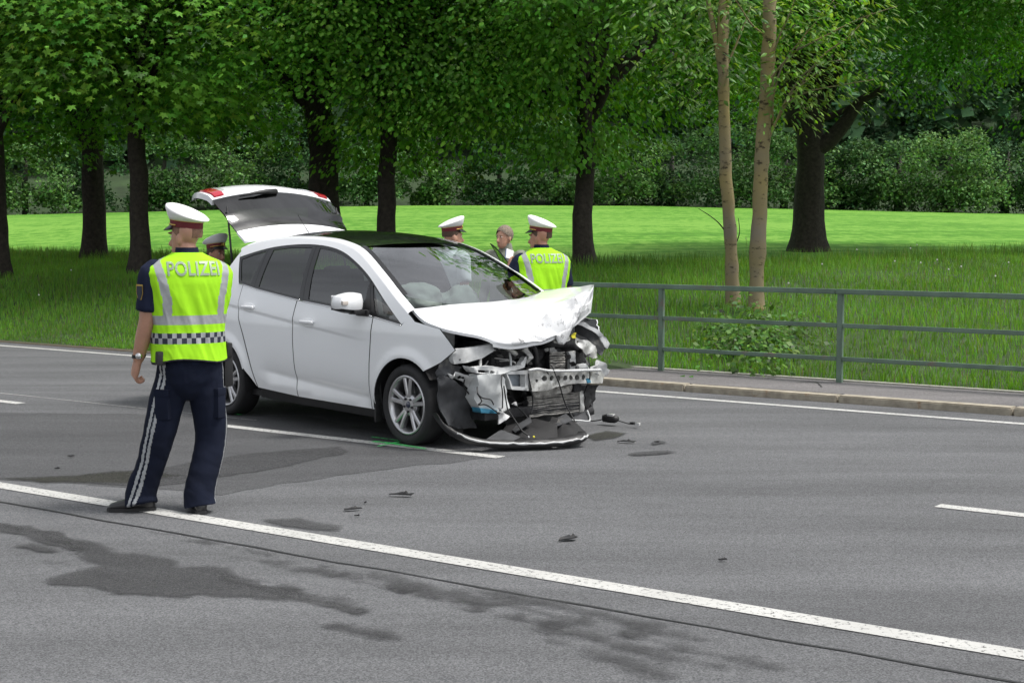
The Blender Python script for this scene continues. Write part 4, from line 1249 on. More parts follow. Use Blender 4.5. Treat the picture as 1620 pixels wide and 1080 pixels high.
for s_ in (-1, 1):
    tg_patch("tail_lamp", 5.6, 8.6, s_ * .80, s_ * .95, M['red'], off=.012, parent=tgo, nr=8, nf=6, flange=.03)
    tg_patch("lamp_lens", 6.3, 8.8, s_ * .72, s_ * .795, M['clear'], off=.010, parent=tgo, nr=8, nf=6, flange=.02)
# inner trim of the tailgate
V = []
for t in np.linspace(2.3, 9.7, 14):
    x, z, hw = [np.interp(t, range(len(prof)), np.array(prof)[:, k]) for k in range(3)]
    for f in np.linspace(-.96, .96, 12): V.append((x - .085 * (1 - f * f) + .055, f * hw, z - .02))
V = tg(np.array(V))
fr_i = [(i * 12 + j, (i + 1) * 12 + j, (i + 1) * 12 + j + 1, i * 12 + j + 1) for i in range(13) for j in range(11) if not (0 < i < 5 and 0 < j < 10)]
mk("inner_trim", V, fr_i, M['blk'], tgo, True)
wp = tg(np.array([(-3.18, .02, 1.205), (-3.175, -.10, 1.225), (-3.16, -.24, 1.24), (-3.125, -.42, 1.235)]) + np.array([-.012, 0, .010]))
tube("wiper", wp, [.028, .024, .015, .007], M['blk'], tgo, n=8)
for s_ in (-1, 1):
    e = tg(np.array([(-3.02, s_ * .63, 1.34)]))[0]
    tube("gas_strut", [(-2.80, s_ * .66, 1.20), e], [.011, .009], M['blk'], car, n=8)
# ---- wheels
def lathe_y(prof_, n=40):
    V, F = [], []
    for r_, y in prof_:
        for k in range(n):
            a = 2 * math.pi * k / n; V.append((r_ * math.cos(a), y, r_ * math.sin(a)))
    m_ = len(prof_)
    for i in range(m_ - 1):
        for k in range(n): F.append((i * n + k, i * n + (k + 1) % n, (i + 1) * n + (k + 1) % n, (i + 1) * n + k))
    return V, F
def spoke_mesh(sgn):
    bm = bmesh.new(); off = .085 * sgn
    a_in, a_out = off * 1.9, off * 2.2
    def P(r_, a, w_, y): return (r_ * math.cos(a) - w_ * math.sin(a), y, r_ * math.sin(a) + w_ * math.cos(a))
    vs = []
    for (r_, a, hw, y) in ((.058, a_in, .020, -.078), (.13, (a_in + a_out) / 2, .0175, -.088), (.220, a_out, .0185, -.092)):
        vs.append([bm.verts.new(P(r_, a, -hw, y + .01)), bm.verts.new(P(r_, a, -hw * .55, y)), bm.verts.new(P(r_, a, hw * .55, y)), bm.verts.new(P(r_, a, hw, y + .01)), bm.verts.new(P(r_, a, hw, y + .04)), bm.verts.new(P(r_, a, -hw, y + .04))])
    for i in range(2):
        for j in range(6): bm.faces.new((vs[i][j], vs[i][(j + 1) % 6], vs[i + 1][(j + 1) % 6], vs[i + 1][j]))
    bmesh.ops.recalc_face_normals(bm, faces=bm.faces[:])
    me = bpy.data.meshes.new("spoke"); bm.to_mesh(me); bm.free(); me.materials.append(M['alloy'])
    me.polygons.foreach_set("use_smooth", [True] * len(me.polygons)); me.set_sharp_from_angle(angle=R(30))
    return me
SPOKE = {-1: spoke_mesh(-1), 1: spoke_mesh(1)}
bm = bmesh.new(); bmesh.ops.create_cone(bm, cap_ends=True, segments=10, radius1=.011, radius2=.009, depth=.02, matrix=Matrix.Rotation(R(90), 4, 'X'))
BOLT = bpy.data.meshes.new("wheel_bolt"); bm.to_mesh(BOLT); bm.free(); BOLT.materials.append(M['blk'])
def wheel(x, side, steer=0.0):
    wh = empty("wheel"); wh.parent = car; wh.location = (x, side * .772, .322); wh.rotation_euler = (0, 0, steer + (math.pi if side > 0 else 0))
    # outward is -y
    V, F = lathe_y([(.232, -.075), (.245, -.098), (.275, -.110), (.300, -.106), (.316, -.092), (.323, -.07), (.325, 0), (.323, .07), (.316, .092), (.30, .106), (.25, .10), (.232, .07)], 56)
    ty = mk("tyre", V, F, M['tyre'], wh, True)
    V, F = lathe_y([(.215, .08), (.205, .03), (.200, -.05), (.213, -.086), (.222, -.100), (.236, -.101), (.239, -.090), (.230, -.07)], 56)
    rim = mk("rim", V, F, M['alloy'], wh, True)
    for k in range(5):
        for off in (-1, 1):
            o = bpy.data.objects.new("spoke", SPOKE[off]); COL.objects.link(o); o.parent = wh; o.rotation_euler = (0, -2 * math.pi * (k + .25) / 5, 0)
    V, F = lathe_y([(.0, -.076), (.05, -.078), (.082, -.072), (.09, -.05), (.09, -.03)], 32)
    mk("hub", V, F, M['alloy'], wh, True)
    V, F = lathe_y([(.0, -.084), (.022, -.083), (.027, -.079), (.028, -.07)], 20)
    mk("hub_cap", V, F, mat_cap, wh, True)
    for k in range(5):
        a = 2 * math.pi * (k + .75) / 5
        o = bpy.data.objects.new("wheel_bolt", BOLT); COL.objects.link(o); o.parent = wh; o.location = (.054 * math.cos(a), -.079, .054 * math.sin(a))
    V, F = lathe_y([(.0, -.012), (.14, -.012), (.145, -.004), (.145, .012), (0, .012)], 36)
    mk("brake_disc", V, F, M['disc'], wh, True)
    return wh
mat_cap = mat("hub_emblem_blue", (.012, .018, .05), .25, coat=.8)
wheel(0, -1, R(-2)); wheel(-2.648, -1); wheel(0, 1, R(-2)); wheel(-2.648, 1)
# ---- interior
def cushion(name, c, s, parent, m, rot=None, bev=.05):
    return box(name, c, s, m, parent, bev=bev, rot=rot)
for (x, y) in ((-1.25, -.37), (-1.25, .37), (-2.1, -.42), (-2.1, 0), (-2.1, .42)):
    w_ = .50 if x > -2 else .40
    st = cushion("seat", (x + .1, y, .58), (.52, w_, .20), car, M['int'])
    cushion("backrest", (x - .22, y, .90), (.16, w_, .62), st, M['int'], Matrix.Rotation(R(-14), 3, 'Y'))
    cushion("headrest", (x - .32, y, 1.30 if x > -2 else 1.24), (.09, .25, .17), st, M['int'], Matrix.Rotation(R(-10), 3, 'Y'), .035)
    for s_ in (-.05, .05): tube("headrest_post", [(x - .30, y + s_, 1.16), (x - .315, y + s_, 1.25)], .006, M['chrome'], st, n=6)
dash = box("dashboard", (-.42, 0, .90), (.55, 1.42, .22), M['int'], car, bev=.07)
V, F = tube_vf([(-.82 + .10 * math.cos(a) * .35, .37 + .18 * math.cos(a), .93 + .18 * math.sin(a)) for a in np.linspace(0, 2 * math.pi, 25)], .015, 8, cap=False)
mk("steering_wheel", V, F, M['blk'], car, True)
def airbag(name, c, s, seed):
    bm = bmesh.new(); bmesh.ops.create_icosphere(bm, subdivisions=4, radius=1)
    for v in bm.verts:
        d = 1 + .22 * fbm(v.co.x * 1.8 + seed, v.co.y * 1.8, v.co.z * 1.8, 4)
        v.co = Vector((c[0] + v.co.x * s[0] * d, c[1] + v.co.y * s[1] * d, c[2] + v.co.z * s[2] * d))
    return bm_obj(name, bm, M['bag'], car, True)
airbag("passenger_airbag", (-.47, -.36, 1.11), (.19, .22, .16), 2)
airbag("driver_airbag", (-.78, .37, .98), (.11, .24, .24), 5)
box("interior_mirror", (-.78, 0, 1.40), (.03, .22, .065), M['blk'], car, bev=.015)
box("sticker", (-.845, -.545, 1.485), (.012, .05, .05), M['clear'], car, rot=Matrix.Rotation(R(25), 3, 'Y'))
# ---- bonnet: buckled, far side forced up
net = np.array([
 [(-.02, -.79, 1.082), (.06, -.4, 1.108), (.09, 0, 1.120), (.05, .4, 1.14), (-.12, .76, 1.17)],
 [(.18, -.825, .998), (.25, -.4, 1.06), (.27, 0, 1.095), (.25, .4, 1.145), (.10, .78, 1.205)],
 [(.42, -.80, .945), (.45, -.4, 1.005), (.47, 0, 1.06), (.45, .4, 1.14), (.32, .77, 1.228)],
 [(.60, -.64, .895), (.62, -.37, .93), (.66, 0, 1.0), (.64, .38, 1.13), (.52, .71, 1.25)],
 [(.65, -.54, .850), (.72, -.34, .835), (.77, 0, .885), (.76, .28, 1.0), (.67, .57, 1.235)],
 [(.65, -.53, .825), (.71, -.33, .80), (.755, 0, .85), (.73, .30, .955), (.68, .53, 1.05)]])
def bicubic(net, nu, nv):
    A = np.array([np.array(catmull(list(net[i]), nv)) for i in range(len(net))])
    return np.array([np.array(catmull(list(A[:, j]), nu)) for j in range(A.shape[1])]).transpose(1, 0, 2)
HB = bicubic(net, 18, 24)
nu_, nv_ = HB.shape[:2]; SCUFF = np.zeros((nu_, nv_))
BFOLD = [(.46, .46, .96, .66, -.10, .09), (.50, .70, .98, .84, .06, .07), (.56, .60, .80, .95, -.08, .055), (.72, .38, 1.0, .44, -.03, .06), (.66, .82, .92, .60, -.055, .07), (.80, .50, .86, .98, -.045, .05), (.60, .20, .98, .26, .012, .08), (.86, .70, 1.0, .95, .03, .05)]
for i in range(nu_):
    for j in range(nv_):
        u, v_ = i / (nu_ - 1), j / (nv_ - 1)
        k = sstep(.45, .95, u) * (.25 + .75 * sstep(.2, .8, v_))
        P = HB[i, j]
        dz = 0.0; near = 0.0
        for (u0, v0, u1, v1, A_, w_) in BFOLD:
            ab = np.array([u1 - u0, v1 - v0]); t = np.clip(((u - u0) * ab[0] + (v_ - v0) * ab[1]) / (ab @ ab), 0, 1)
            wob = .035 * fbm(u * 7, v_ * 7, u0 * 9, 2)
            d = math.hypot(u - u0 - t * ab[0], v_ - v0 - t * ab[1]) + wob
            f_ = max(0.0, 1 - abs(d) / w_); dz += A_ * f_ * min(1, t * 3 + .15) * (1 - .92 * float(sstep(.78, .98, u))); near = max(near, f_)
        SCUFF[i, j] = near
        HB[i, j] += np.array([.25 * dz, 0, dz + k * .010 * fbm(P[0] * 7, P[1] * 7, 5.0, 2)])
        HB[i, j, 2] += .006 * fbm(P[0] * 2, P[1] * 2, 9)
V = HB.reshape(-1, 3); idx = np.arange(nu_ * nv_).reshape(nu_, nv_)
F = np.stack([idx[:-1, :-1], idx[1:, :-1], idx[1:, 1:], idx[:-1, 1:]], -1).reshape(-1, 4)
mi = []
for i in range(nu_ - 1):
    for j in range(nv_ - 1):
        u, v_ = i / nu_, j / nv_
        mi.append(1 if SCUFF[i, j] > .30 and u > .52 else 0)
bon = flanged("bonnet", V, F, lambda v: np.array([-.2, 0, -1.0]), M['paint'], car, .022)
bon.data.materials.append(M['paint_dam'])
for p_, k in zip(bon.data.polygons, mi): p_.material_index = k
# ---- crushed front, pieces traced on their own depth (x in front of the axle)
def plate(name, pts, m, parent=car, th=.012, amp=.012, step=6.0, holes=(), freq=14, seed=0):
    """pts: (px, py, x). sheet metal or plastic with thickness and buckles"""
    P2 = np.array([(a, b_) for a, b_, _ in pts], float); X = np.array([c for _, _, c in pts], float)
    V, F = cdt_poly([tuple(a) for a in P2], holes, step)
    d = np.linalg.norm(V[:, None] - P2[None], axis=2) + 1e-3
    w_ = 1 / d ** 2.2; xx = (w_ * X).sum(1) / w_.sum(1)
    out = np.array([cx(V[i, 0], V[i, 1], xx[i]) for i in range(len(V))])
    for i in range(len(out)):
        q = out[i]; out[i, 0] += amp * 2.4 * fbm(q[1] * freq, q[2] * freq, seed + q[0], 3)
        out[i, 2] += amp * .5 * fbm(q[1] * freq, q[2] * freq, seed + 7, 2)
    # px y runs down, so ccw in pixels faces away: flip towards the front
    o = flanged(name, out, F[:, ::-1], lambda v: np.array([-1, 0, 0.0]), m, parent, th)
    me = o.data
    return o
def ptube(name, pts, r_, m, parent=car, n=6):
    return tube(name, catmull([cx(*p_) for p_ in pts], 5), r_, m, parent, n=n)
def circ(cx_, cy_, rx, ry=None, n=10): 
    ry = ry or rx; return [(cx_ + rx * math.cos(2 * math.pi * k / n), cy_ + ry * math.sin(2 * math.pi * k / n)) for k in range(n)]
front = car
box("engine_block", (.22, .05, .60), (.42, .80, .42), M['eng'], car, bev=.03)
box("engine_cover", (.22, .05, .84), (.40, .62, .08), M['blk'], car, bev=.025)
box("battery_box", (.12, .52, .74), (.28, .26, .26), M['blk'], car, bev=.015)
box("air_filter_box", (.36, .52, .62), (.2, .3, .3), M['blk'], car, bev=.02)
box("subframe", (.25, 0, .26), (.65, 1.1, .08), M['eng'], car, bev=.02)
for s_ in (-1, 1):
    box("chassis_leg", (.27, s_ * .45, .44), (.68, .09, .13), M['inner_white'] if s_ < 0 else M['eng'], car, bev=.015)
    box("strut_tower", (.0, s_ * .60, .84), (.30, .24, .16), M['inner_white'], car, bev=.04)
box("gearbox", (.2, -.42, .45), (.32, .22, .28), M['eng'], car, bev=.05)
ptube("radiator_hose", [(830, 545, .45), (845, 552, .5), (848, 575, .5), (842, 590, .45)], .024, M['blk'])
ptube("air_duct", [(852, 548, .4), (870, 545, .5), (900, 545, .45), (915, 560, .4)], .035, M['eng'], n=10)
plate("apron_rail", [(714, 552, .52), (735, 551, .55), (765, 547, .58), (782, 543, .58), (796, 546, .6), (795, 551, .6), (781, 555, .6), (762, 567, .58), (740, 573, .55), (719, 576, .52)], M['inner_white'], amp=.004, th=.05, holes=[circ(728, 569, 1.6)])
ptube("brace", [(794, 546, .58), (806, 553, .6), (817, 560, .6)], .02, M['bare'], n=4)
ptube("brace", [(806, 558, .58), (808, 570, .58), (808, 579, .6)], .009, M['tank'])
ptube("brace", [(760, 566, .56), (760, 580, .58)], .016, M['bare'], n=4)
ptube("pipe", [(782, 566, .5), (795, 568, .55), (806, 569, .58)], .006, M['bare'])
ptube("pipe", [(786, 571, .5), (806, 571, .55), (814, 573, .58), (816, 578, .58)], .007, M['bare'])
ptube("pipe", [(766, 580, .55), (772, 571, .5)], .006, M['bare'])
plate("headlamp_carrier", [(739, 579, .60), (748, 581, .62), (772, 578, .62), (800, 582, .64), (822, 577, .64), (828, 570, .6), (832, 563, .58), (834, 570, .6), (830, 581, .64), (790, 592, .64), (760, 591, .62), (746, 588, .6)], M['inner_white'], amp=.010, th=.05, holes=[[(756, 585), (772, 586), (772, 590), (757, 589)], [(775, 586), (783, 587), (782, 591), (775, 590)]])
plate("bracket", [(828, 555, .58), (838, 549, .6), (842, 560, .6), (838, 574, .6), (834, 577, .58), (836, 563, .58)], M['bare'], amp=.02, th=.02)
plate("wing_bracket", [(708, 590, .50), (714, 594, .5), (724, 588, .52), (735, 592, .55), (748, 596, .56), (758, 605, .56), (757, 628, .5), (745, 618, .5), (735, 606, .48), (722, 598, .48), (714, 603, .46)], M['inner_white'], amp=.018, holes=[circ(728, 587 + 10, 3.2), circ(733, 598, 2.4)])
plate("crumpled_apron", [(700, 575, .44), (713, 562, .50), (716, 578, .5), (730, 580, .5), (728, 590, .5), (712, 598, .46), (704, 592, .44), (694, 600, .42), (690, 590, .40)], M['grey_pl'], amp=.02)
tk = plate("washer_tank", [(756, 593, .62), (775, 591, .64), (790, 592, .64), (800, 600, .64), (804, 618, .64), (804, 646, .62), (792, 652, .6), (770, 651, .58), (760, 646, .58), (748, 630, .55), (756, 612, .6)], M['tank'], amp=.016, th=.10, freq=8)
plate("tank_base", [(760, 645, .585), (790, 649, .602), (788, 654, .6), (762, 653, .58)], M['blue_fl'], amp=.004, th=.1)
plate("beam_end", [(800, 588, .63), (836, 586, .66), (836, 618, .66), (810, 616, .64), (806, 603, .63)], M['inner_white'], amp=.004, th=.06, holes=[[(803.5, 592), (831, 592), (831, 612), (811, 611)]])
plate("beam_end_plate", [(802, 591, .56), (833, 591, .58), (833, 613, .58), (810, 613, .56)], mat("grey_blue_plate", (.33, .37, .42), .4, metal=.3), amp=.002)
hl = [circ(861, 598.2, 3.9, 4.8), circ(873, 598, 3.2, 4.4), circ(883.5, 598, 3.3, 4.6), circ(894, 597.6, 3.3, 4.4), circ(903.6, 597.4, 3.2, 4.4), circ(913, 597, 3.3, 4.4), circ(923, 596.6, 3.5, 4.5), circ(849.5, 602, 1.9, 2.6)]
plate("crash_beam", [(837, 586, .67), (848, 583.5, .68), (862, 584, .68), (868, 588, .68), (890, 587, .69), (925, 586, .70), (950, 585, .66), (957, 594, .63), (952, 606, .64), (930, 606, .7), (905, 607, .69), (880, 612, .68), (868, 617, .68), (840, 619, .67)], M['bare'], amp=.005, th=.055, step=4, holes=hl)
plate("beam_backing", [(839, 588, .60), (950, 588, .60), (948, 604, .60), (842, 614, .60)], M['eng'], amp=.003)
ptube("beam_flange", [(836, 586, .69), (850, 583.5, .70), (866, 586, .70), (890, 586.5, .71), (925, 585.5, .72), (950, 585, .68)], .012, M['inner_white'])
# radiator and condenser with single fins
def radiator(name, x, tl, tr_, br_, bl, nf, m):
    cor = [np.array(cx(a, b_, x)) for a, b_ in (tl, tr_, br_, bl)]
    rt = mk(name, [c for c in cor] + [c - np.array([.03, 0, 0]) for c in cor], [(3, 2, 1, 0), (4, 5, 6, 7), (0, 1, 5, 4), (1, 2, 6, 5), (2, 3, 7, 6), (3, 0, 4, 7)], M['eng'], car)
    for k in range(nf):
        t = (k + .5) / nf
        a = cor[0] + (cor[3] - cor[0]) * t; b_ = cor[1] + (cor[2] - cor[1]) * t
        pts = []
        for i in range(9):
            s_ = i / 8; p_ = a + (b_ - a) * s_
            p_ = p_ + np.array([.012 * abs(fbm(p_[1] * 7, p_[2] * 9, k)) + .006, 0, .010 * fbm(p_[1] * 9, k * .7, 3)]); pts.append(p_)
        tube("fin", pts, .0075, m, rt, n=4, smooth=False)
    return rt
radiator("radiator", .56, (833, 627), (920, 618), (922, 650), (836, 661), 11, M['fin'])
radiator("condenser", .54, (868, 556), (892, 556), (892, 588), (869, 590), 9, M['fin'])
plate("radiator_tank", [(917, 617, .58), (924, 618, .58), (924, 651, .58), (918, 652, .58)], M['bare'], amp=.006, th=.04, step=4)
plate("condenser_tank", [(901, 557, .56), (910, 555, .56), (911, 588, .56), (902, 588, .56)], M['inner_white'], amp=.006, th=.03, step=4)
plate("radiator_shroud", [(840, 618, .58), (905, 609, .6), (906, 620, .6), (845, 628, .58)], M['fin'], amp=.012, step=4)
plate("fan_shroud", [(834, 555, .46), (868, 550, .48), (925, 556, .45), (928, 590, .45), (836, 592, .46)], M['eng'], amp=.02)
plate("lower_shroud", [(800, 618, .44), (945, 608, .44), (938, 655, .44), (905, 668, .46), (800, 676, .42)], M['blk'], amp=.02)
# far side remains
plate("headlamp_bracket", [(909, 533, .62), (920, 537, .63), (930, 538, .62), (938, 545, .6), (946, 554, .6), (946, 566, .6), (938, 567, .62), (928, 562, .63), (920, 553, .63), (912, 545, .63)], M['bare'], amp=.012, holes=[circ(915, 541, 2), circ(931, 561, 1.6), circ(925, 545, 1.2)])
plate("bonnet_catch", [(868, 530, .66), (878, 527, .68), (896, 530, .68), (905, 533, .66), (900, 538, .66), (886, 544, .66), (876, 542, .66)], M['bare'], amp=.012, holes=[[(874, 532), (883, 534), (884, 540), (878, 540)], circ(892, 534, 1.8)])
plate("yellow_clip", [(904, 532, .68), (908, 527, .68), (911, 526, .68), (910, 531, .68), (911, 535, .68), (906, 535, .68)], M['yellow'], amp=.006, step=3)
plate("far_wing_lining", [(912, 510, .56), (930, 516, .58), (950, 530, .58), (962, 542, .58), (960, 552, .58), (950, 562, .6), (944, 552, .58), (930, 535, .55), (914, 526, .5)], M['grey_pl'], amp=.014)
plate("far_wing_edge", [(911, 508, .60), (926, 510, .61), (944, 521, .61), (960, 534, .62), (965, 543, .62), (963, 552, .62), (958, 548, .62), (950, 533, .61), (932, 520, .61), (914, 512, .60)], M['paint_dam'], amp=.010)
plate("far_beam_end", [(918, 577, .64), (926, 575, .65), (928, 583, .66), (940, 582, .66), (946, 570, .64), (956, 574, .62), (962, 586, .6), (960, 594, .6), (950, 595, .62), (938, 590, .66), (920, 588, .66)], M['inner_white'], amp=.02, th=.03)
plate("far_bumper_foam", [(928, 606, .62), (936, 608, .62), (936, 622, .6), (939, 634, .58), (933, 637, .58), (939, 642, .56), (928, 648, .56), (924, 640, .58)], M['blk'], amp=.02)
plate("blue_connector", [(928, 599, .70), (934, 598, .70), (935, 605, .70), (929, 606, .70)], M['blue_fl'], amp=.004, step=3)
plate("undertray", [(903, 662, .62), (918, 656, .6), (930, 648, .58), (933, 665, .62), (918, 665, .63)], M['grey_pl'], amp=.004)
ptube("undertray_edge", [(902, 664, .64), (918, 665, .65), (933, 665, .64), (929, 649, .6)], .008, M['inner_white'])
# wheel liner hanging in front of the near wheel
plate("wheel_liner", [(690, 598, .42), (704, 594, .46), (716, 600, .5), (735, 612, .5), (744, 632, .46), (746, 655, .42), (752, 676, .38), (728, 678, .42), (706, 673, .44), (700, 655, .43), (694, 625, .42)], M['grey_pl'], amp=.02, freq=6)
plate("liner_flap", [(712, 672, .40), (735, 676, .38), (733, 688, .36), (713, 690, .38)], M['blk'], amp=.006)
# torn bumper skirt trailing on the road
sk = [np.array(a) for a in [(.42, -.885, .235), (.52, -.86, .15), (.66, -.74, .07), (.80, -.52, .035), (.93, -.30, .03), (1.02, -.10, .035), (1.05, .06, .05), (1.02, .14, .06)]]
skc = catmull(sk, 6)
V, F = [], []
for i, p_ in enumerate(skc):
    j = .012 * fbm(i * .35, 1.3)
    for (dx, dz) in ((-.10, .05 + j), (-.03, .055 + j), (.0, .03), (.005, .005), (-.02, -.012)):
        V.append((p_[0] + dx, p_[1], max(.022, p_[2] + dz)))
n_ = len(skc)
for i in range(n_ - 1):
    for k in range(4): F.append((i * 5 + k, (i + 1) * 5 + k, (i + 1) * 5 + k + 1, i * 5 + k + 1))
mk("bumper_skirt", V, F, M['blk'], car, True)
tube("skirt_trim", [p_ + np.array([.004, 0, .028 + .012 * fbm(i * .5, 5)]) for i, p_ in enumerate(skc)][8:], [.0085 * (1 + .8 * fbm(i * .6, 2)) for i in range(n_)][8:], M['inner_white'], car, n=6)
def shard(name, pts3, m, parent=car, amp=.02, seed=0, th=.006):
    """irregular torn plastic sheet from a 3D outline in car space"""
    P = np.array(pts3, float); c = P.mean(0)
    V = [c + np.array([0, 0, amp])]; V += [p_ for p_ in P]
    mid = [(c + p_) / 2 + np.array([0, 0, amp * 1.2 * fbm(i * 1.3, seed, 2)]) for i, p_ in enumerate(P)]
    n = len(P); V += mid
    F = []
    for i in range(n):
        j = (i + 1) % n
        F.append((0, 1 + n + i, 1 + n + j)); F.append((1 + n + i, 1 + i, 1 + j, 1 + n + j))
    return flanged(name, np.array(V), F, lambda v: np.array([0, 0, -1.0]), m, parent, th)
shard("grille_piece", [(.62, -.50, .06), (.86, -.38, .05), (.95, -.12, .06), (.80, .02, .17), (.62, -.05, .20), (.55, -.30, .16)], M['blk'], amp=.03, seed=1)
shard("grille_piece", [(.70, .0, .10), (.92, -.05, .06), (1.0, .10, .06), (.90, .26, .08), (.74, .28, .16), (.62, .14, .20)], M['blk'], amp=.04, seed=2)
shard("torn_duct", [(.60, -.30, .14), (.72, -.36, .13), (.74, -.20, .20), (.66, -.14, .23)], M['grey_pl'], amp=.02, seed=3)
shard("torn_duct", [(.62, .10, .16), (.76, .04, .14), (.78, .22, .18), (.66, .26, .22)], M['grey_pl'], amp=.02, seed=4)
shard("torn_duct", [(.66, -.62, .09), (.80, -.50, .07), (.78, -.36, .10), (.64, -.44, .15)], M['grey_pl'], amp=.015, seed=6)
plate("white_label", [(895, 682, .84), (900, 678, .84), (902, 682, .84), (898, 687, .84)], M['clear'], amp=.0, step=3)
ptube("clip", [(844, 690, .9), (845, 691.5, .91)], .008, M['yellow']); ptube("clip", [(836, 690, .9), (837, 691.5, .91)], .006, M['clear'])
plate("reflector_piece", [(789, 655, .66), (797, 652, .68), (806, 658, .68), (800, 664, .68), (789, 671, .66), (791, 662, .66)], M['clear'], amp=.01, step=4)
plate("lamp_socket", [(791, 645, .67), (799, 644, .68), (799, 650, .68), (793, 651, .67)], M['clear'], amp=.006, step=3, th=.03)
plate("reflector_piece", [(810, 639, .64), (816, 635, .64), (818, 642, .64)], M['clear'], amp=.004, step=3)
for pts in ([(755, 612, .62), (756, 622, .66), (763, 629, .67), (776, 632, .68), (781, 640, .68)], [(755, 622, .64), (762, 634, .67), (757, 640, .66), (768, 640, .66), (780, 647, .67), (790, 655, .68)], [(795, 592, .66), (793, 605, .69), (795, 622, .69), (795, 645, .68)], [(797, 610, .69), (800, 630, .68), (803, 648, .67)],
            [(872, 577, .7), (884, 605, .72), (893, 635, .66), (903, 655, .7), (915, 675, .78)], [(840, 615, .68), (843, 636, .62), (840, 655, .62)], [(805, 650, .66), (815, 665, .7), (825, 680, .75), (835, 688, .8)], [(836, 590, .7), (838, 604, .7), (841, 616, .69)], [(862, 583, .7), (868, 592, .71)], [(930, 560, .66), (933, 580, .7), (933, 600, .7)],
            [(735, 600, .52), (734, 612, .5), (744, 625, .5)], [(815, 640, .6), (830, 655, .6), (836, 662, .62)], [(800, 590, .6), (812, 584, .6), (826, 590, .6)]):
    ptube("cable", pts, .0055, M['blk'])
for k in range(26):                                       # small brackets, clips and torn ends in the crushed bay
    x_, y_ = rng.uniform(765, 925), rng.uniform(552, 588)
    d_ = rng.uniform(.46, .60); a_ = rng.uniform(2, 6)
    plate("torn_bracket", [(x_ - a_, y_ - a_ * .4, d_), (x_ + a_ * .4, y_ - a_ * .7, d_ + .03), (x_ + a_, y_ + a_ * .4, d_), (x_ - a_ * .3, y_ + a_ * .8, d_ - .02)], [M['bare'], M['eng'], M['blk'], M['inner_white'], M['eng']][k % 5], amp=.01, step=3, seed=k)
for k in range(14):
    x_, y_ = rng.uniform(800, 845), rng.uniform(620, 660); d_ = rng.uniform(.48, .58); a_ = rng.uniform(3, 7)
    plate("torn_bracket", [(x_ - a_, y_ - a_ * .4, d_), (x_ + a_ * .4, y_ - a_ * .7, d_ + .03), (x_ + a_, y_ + a_ * .4, d_), (x_ - a_ * .3, y_ + a_ * .8, d_ - .02)], [M['eng'], M['blk'], M['blk'], M['bare']][k % 4], amp=.012, step=3, seed=k + 40)

# ------------------------------------------------------------------ debris on the road
def debris(px, py, size, label, seed, m, nm="plastic_shard", flat=.14):
    G = on_z(px, py); r_ = np.random.default_rng(seed)
    o = empty(nm, (G[0], G[1], .014), r_.uniform(-.5, .4), label, "debris", "broken car plastic lying on the road")
    n = 7; ang = np.sort(r_.uniform(0, 2 * math.pi, n)); rr = r_.uniform(.5, 1.0, n) * size
    P = [(rr[i] * math.cos(ang[i]), rr[i] * .5 * math.sin(ang[i]), r_.uniform(.0, flat) * size) for i in range(n)]
    shard("shell", P, m, o, amp=size * .12, seed=seed, th=.006)
    shard("torn_edge", [(p_[0] * .5 + size * .3, p_[1] * .5, p_[2] * .5 + .004) for p_ in P], m, o, amp=size * .2, seed=seed + 3)
    return o
for i, (x, y, s_, lb) in enumerate([(632, 786, .12, "curled black plastic shard on the open lane ahead of the wheel"), (556, 808, .07, "small flat black shard near the officer's white line"), (565, 818, .025, "tiny black crumb beside a small flat shard"),
        (895, 855, .11, "pointed black shard beyond the long white edge line"), (992, 701, .09, "straight black strip beside the trailing cable"), (577, 797, .02, "tiny black crumb between two black shards"), (1143, 888, .035, "thin black fragment alone on the empty lane"), (110, 724, .05, "small dark fragment on the patched asphalt behind the officer"), (88, 743, .03, "tiny dark fragment at the edge of the oily streak"), (1040, 701, .03, "small dark fragment beside the wet spot")]):
    debris(x, y, s_, lb, 20 + i, M['blk'])
G = on_z(965, 673)
sn = empty("torn_sensor", (G[0], G[1], .02), R(-30), "torn black connector trailing a thin cable beside the wreck", "debris")
V, F = tube_vf([(-.07, 0, .04), (-.02, .01, .045), (.05, 0, .04), (.08, 0, .045)], [.03, .042, .035, .02], 10); mk("housing", V, F, M['blk'], sn, True)
box("white_band", (.01, 0, .06), (.06, .05, .05), M['clear'], sn, bev=.008)
tube("cable", catmull([(.08, 0, .03), (.15, .01, .012), (.22, -.03, .012), (.28, -.01, .012)], 5), .005, M['blk'], sn)
tube("cable", catmull([(-.07, 0, .03), (-.16, -.02, .012), (-.24, .04, .012)], 5), .005, M['blk'], sn)
box("plug", (.23, -.03, .02), (.04, .03, .02), M['blk'], sn, bev=.005); box("plug", (.29, -.05, .02), (.04, .03, .025), M['clear'], sn, bev=.005)
# ================================================================== people
M['skin'] = mat("skin", (.46, .25, .17), .5, var=.10, vscale=14, bump=.08, bscale=60)
M['skin2'] = mat("skin_tanned", (.40, .20, .13), .5, var=.10, vscale=14, bump=.08, bscale=60)
for k in ('skin', 'skin2'):
    b_ = M[k].node_tree.nodes["Principled BSDF"]; b_.inputs["Subsurface Weight"].default_value = .08; b_.inputs["Subsurface Radius"].default_value = (.01, .004, .002)
M['hair'] = mat("short_brown_hair", (.075, .045, .028), .8, var=.4, vscale=90, bump=.6, bscale=160)
M['hair_grey'] = mat("grey_brown_hair", (.20, .16, .12), .8, var=.4, vscale=60, bump=.6, bscale=120)
M['hair_shaved'] = mat("shaved_hair", (.21, .115, .075), .75, var=.25, vscale=60, bump=.2, bscale=160)
M['navy'] = mat("navy_cloth", (.0065, .0095, .022), .9, var=.25, vscale=6, bump=.25, bscale=12, spec=.2)
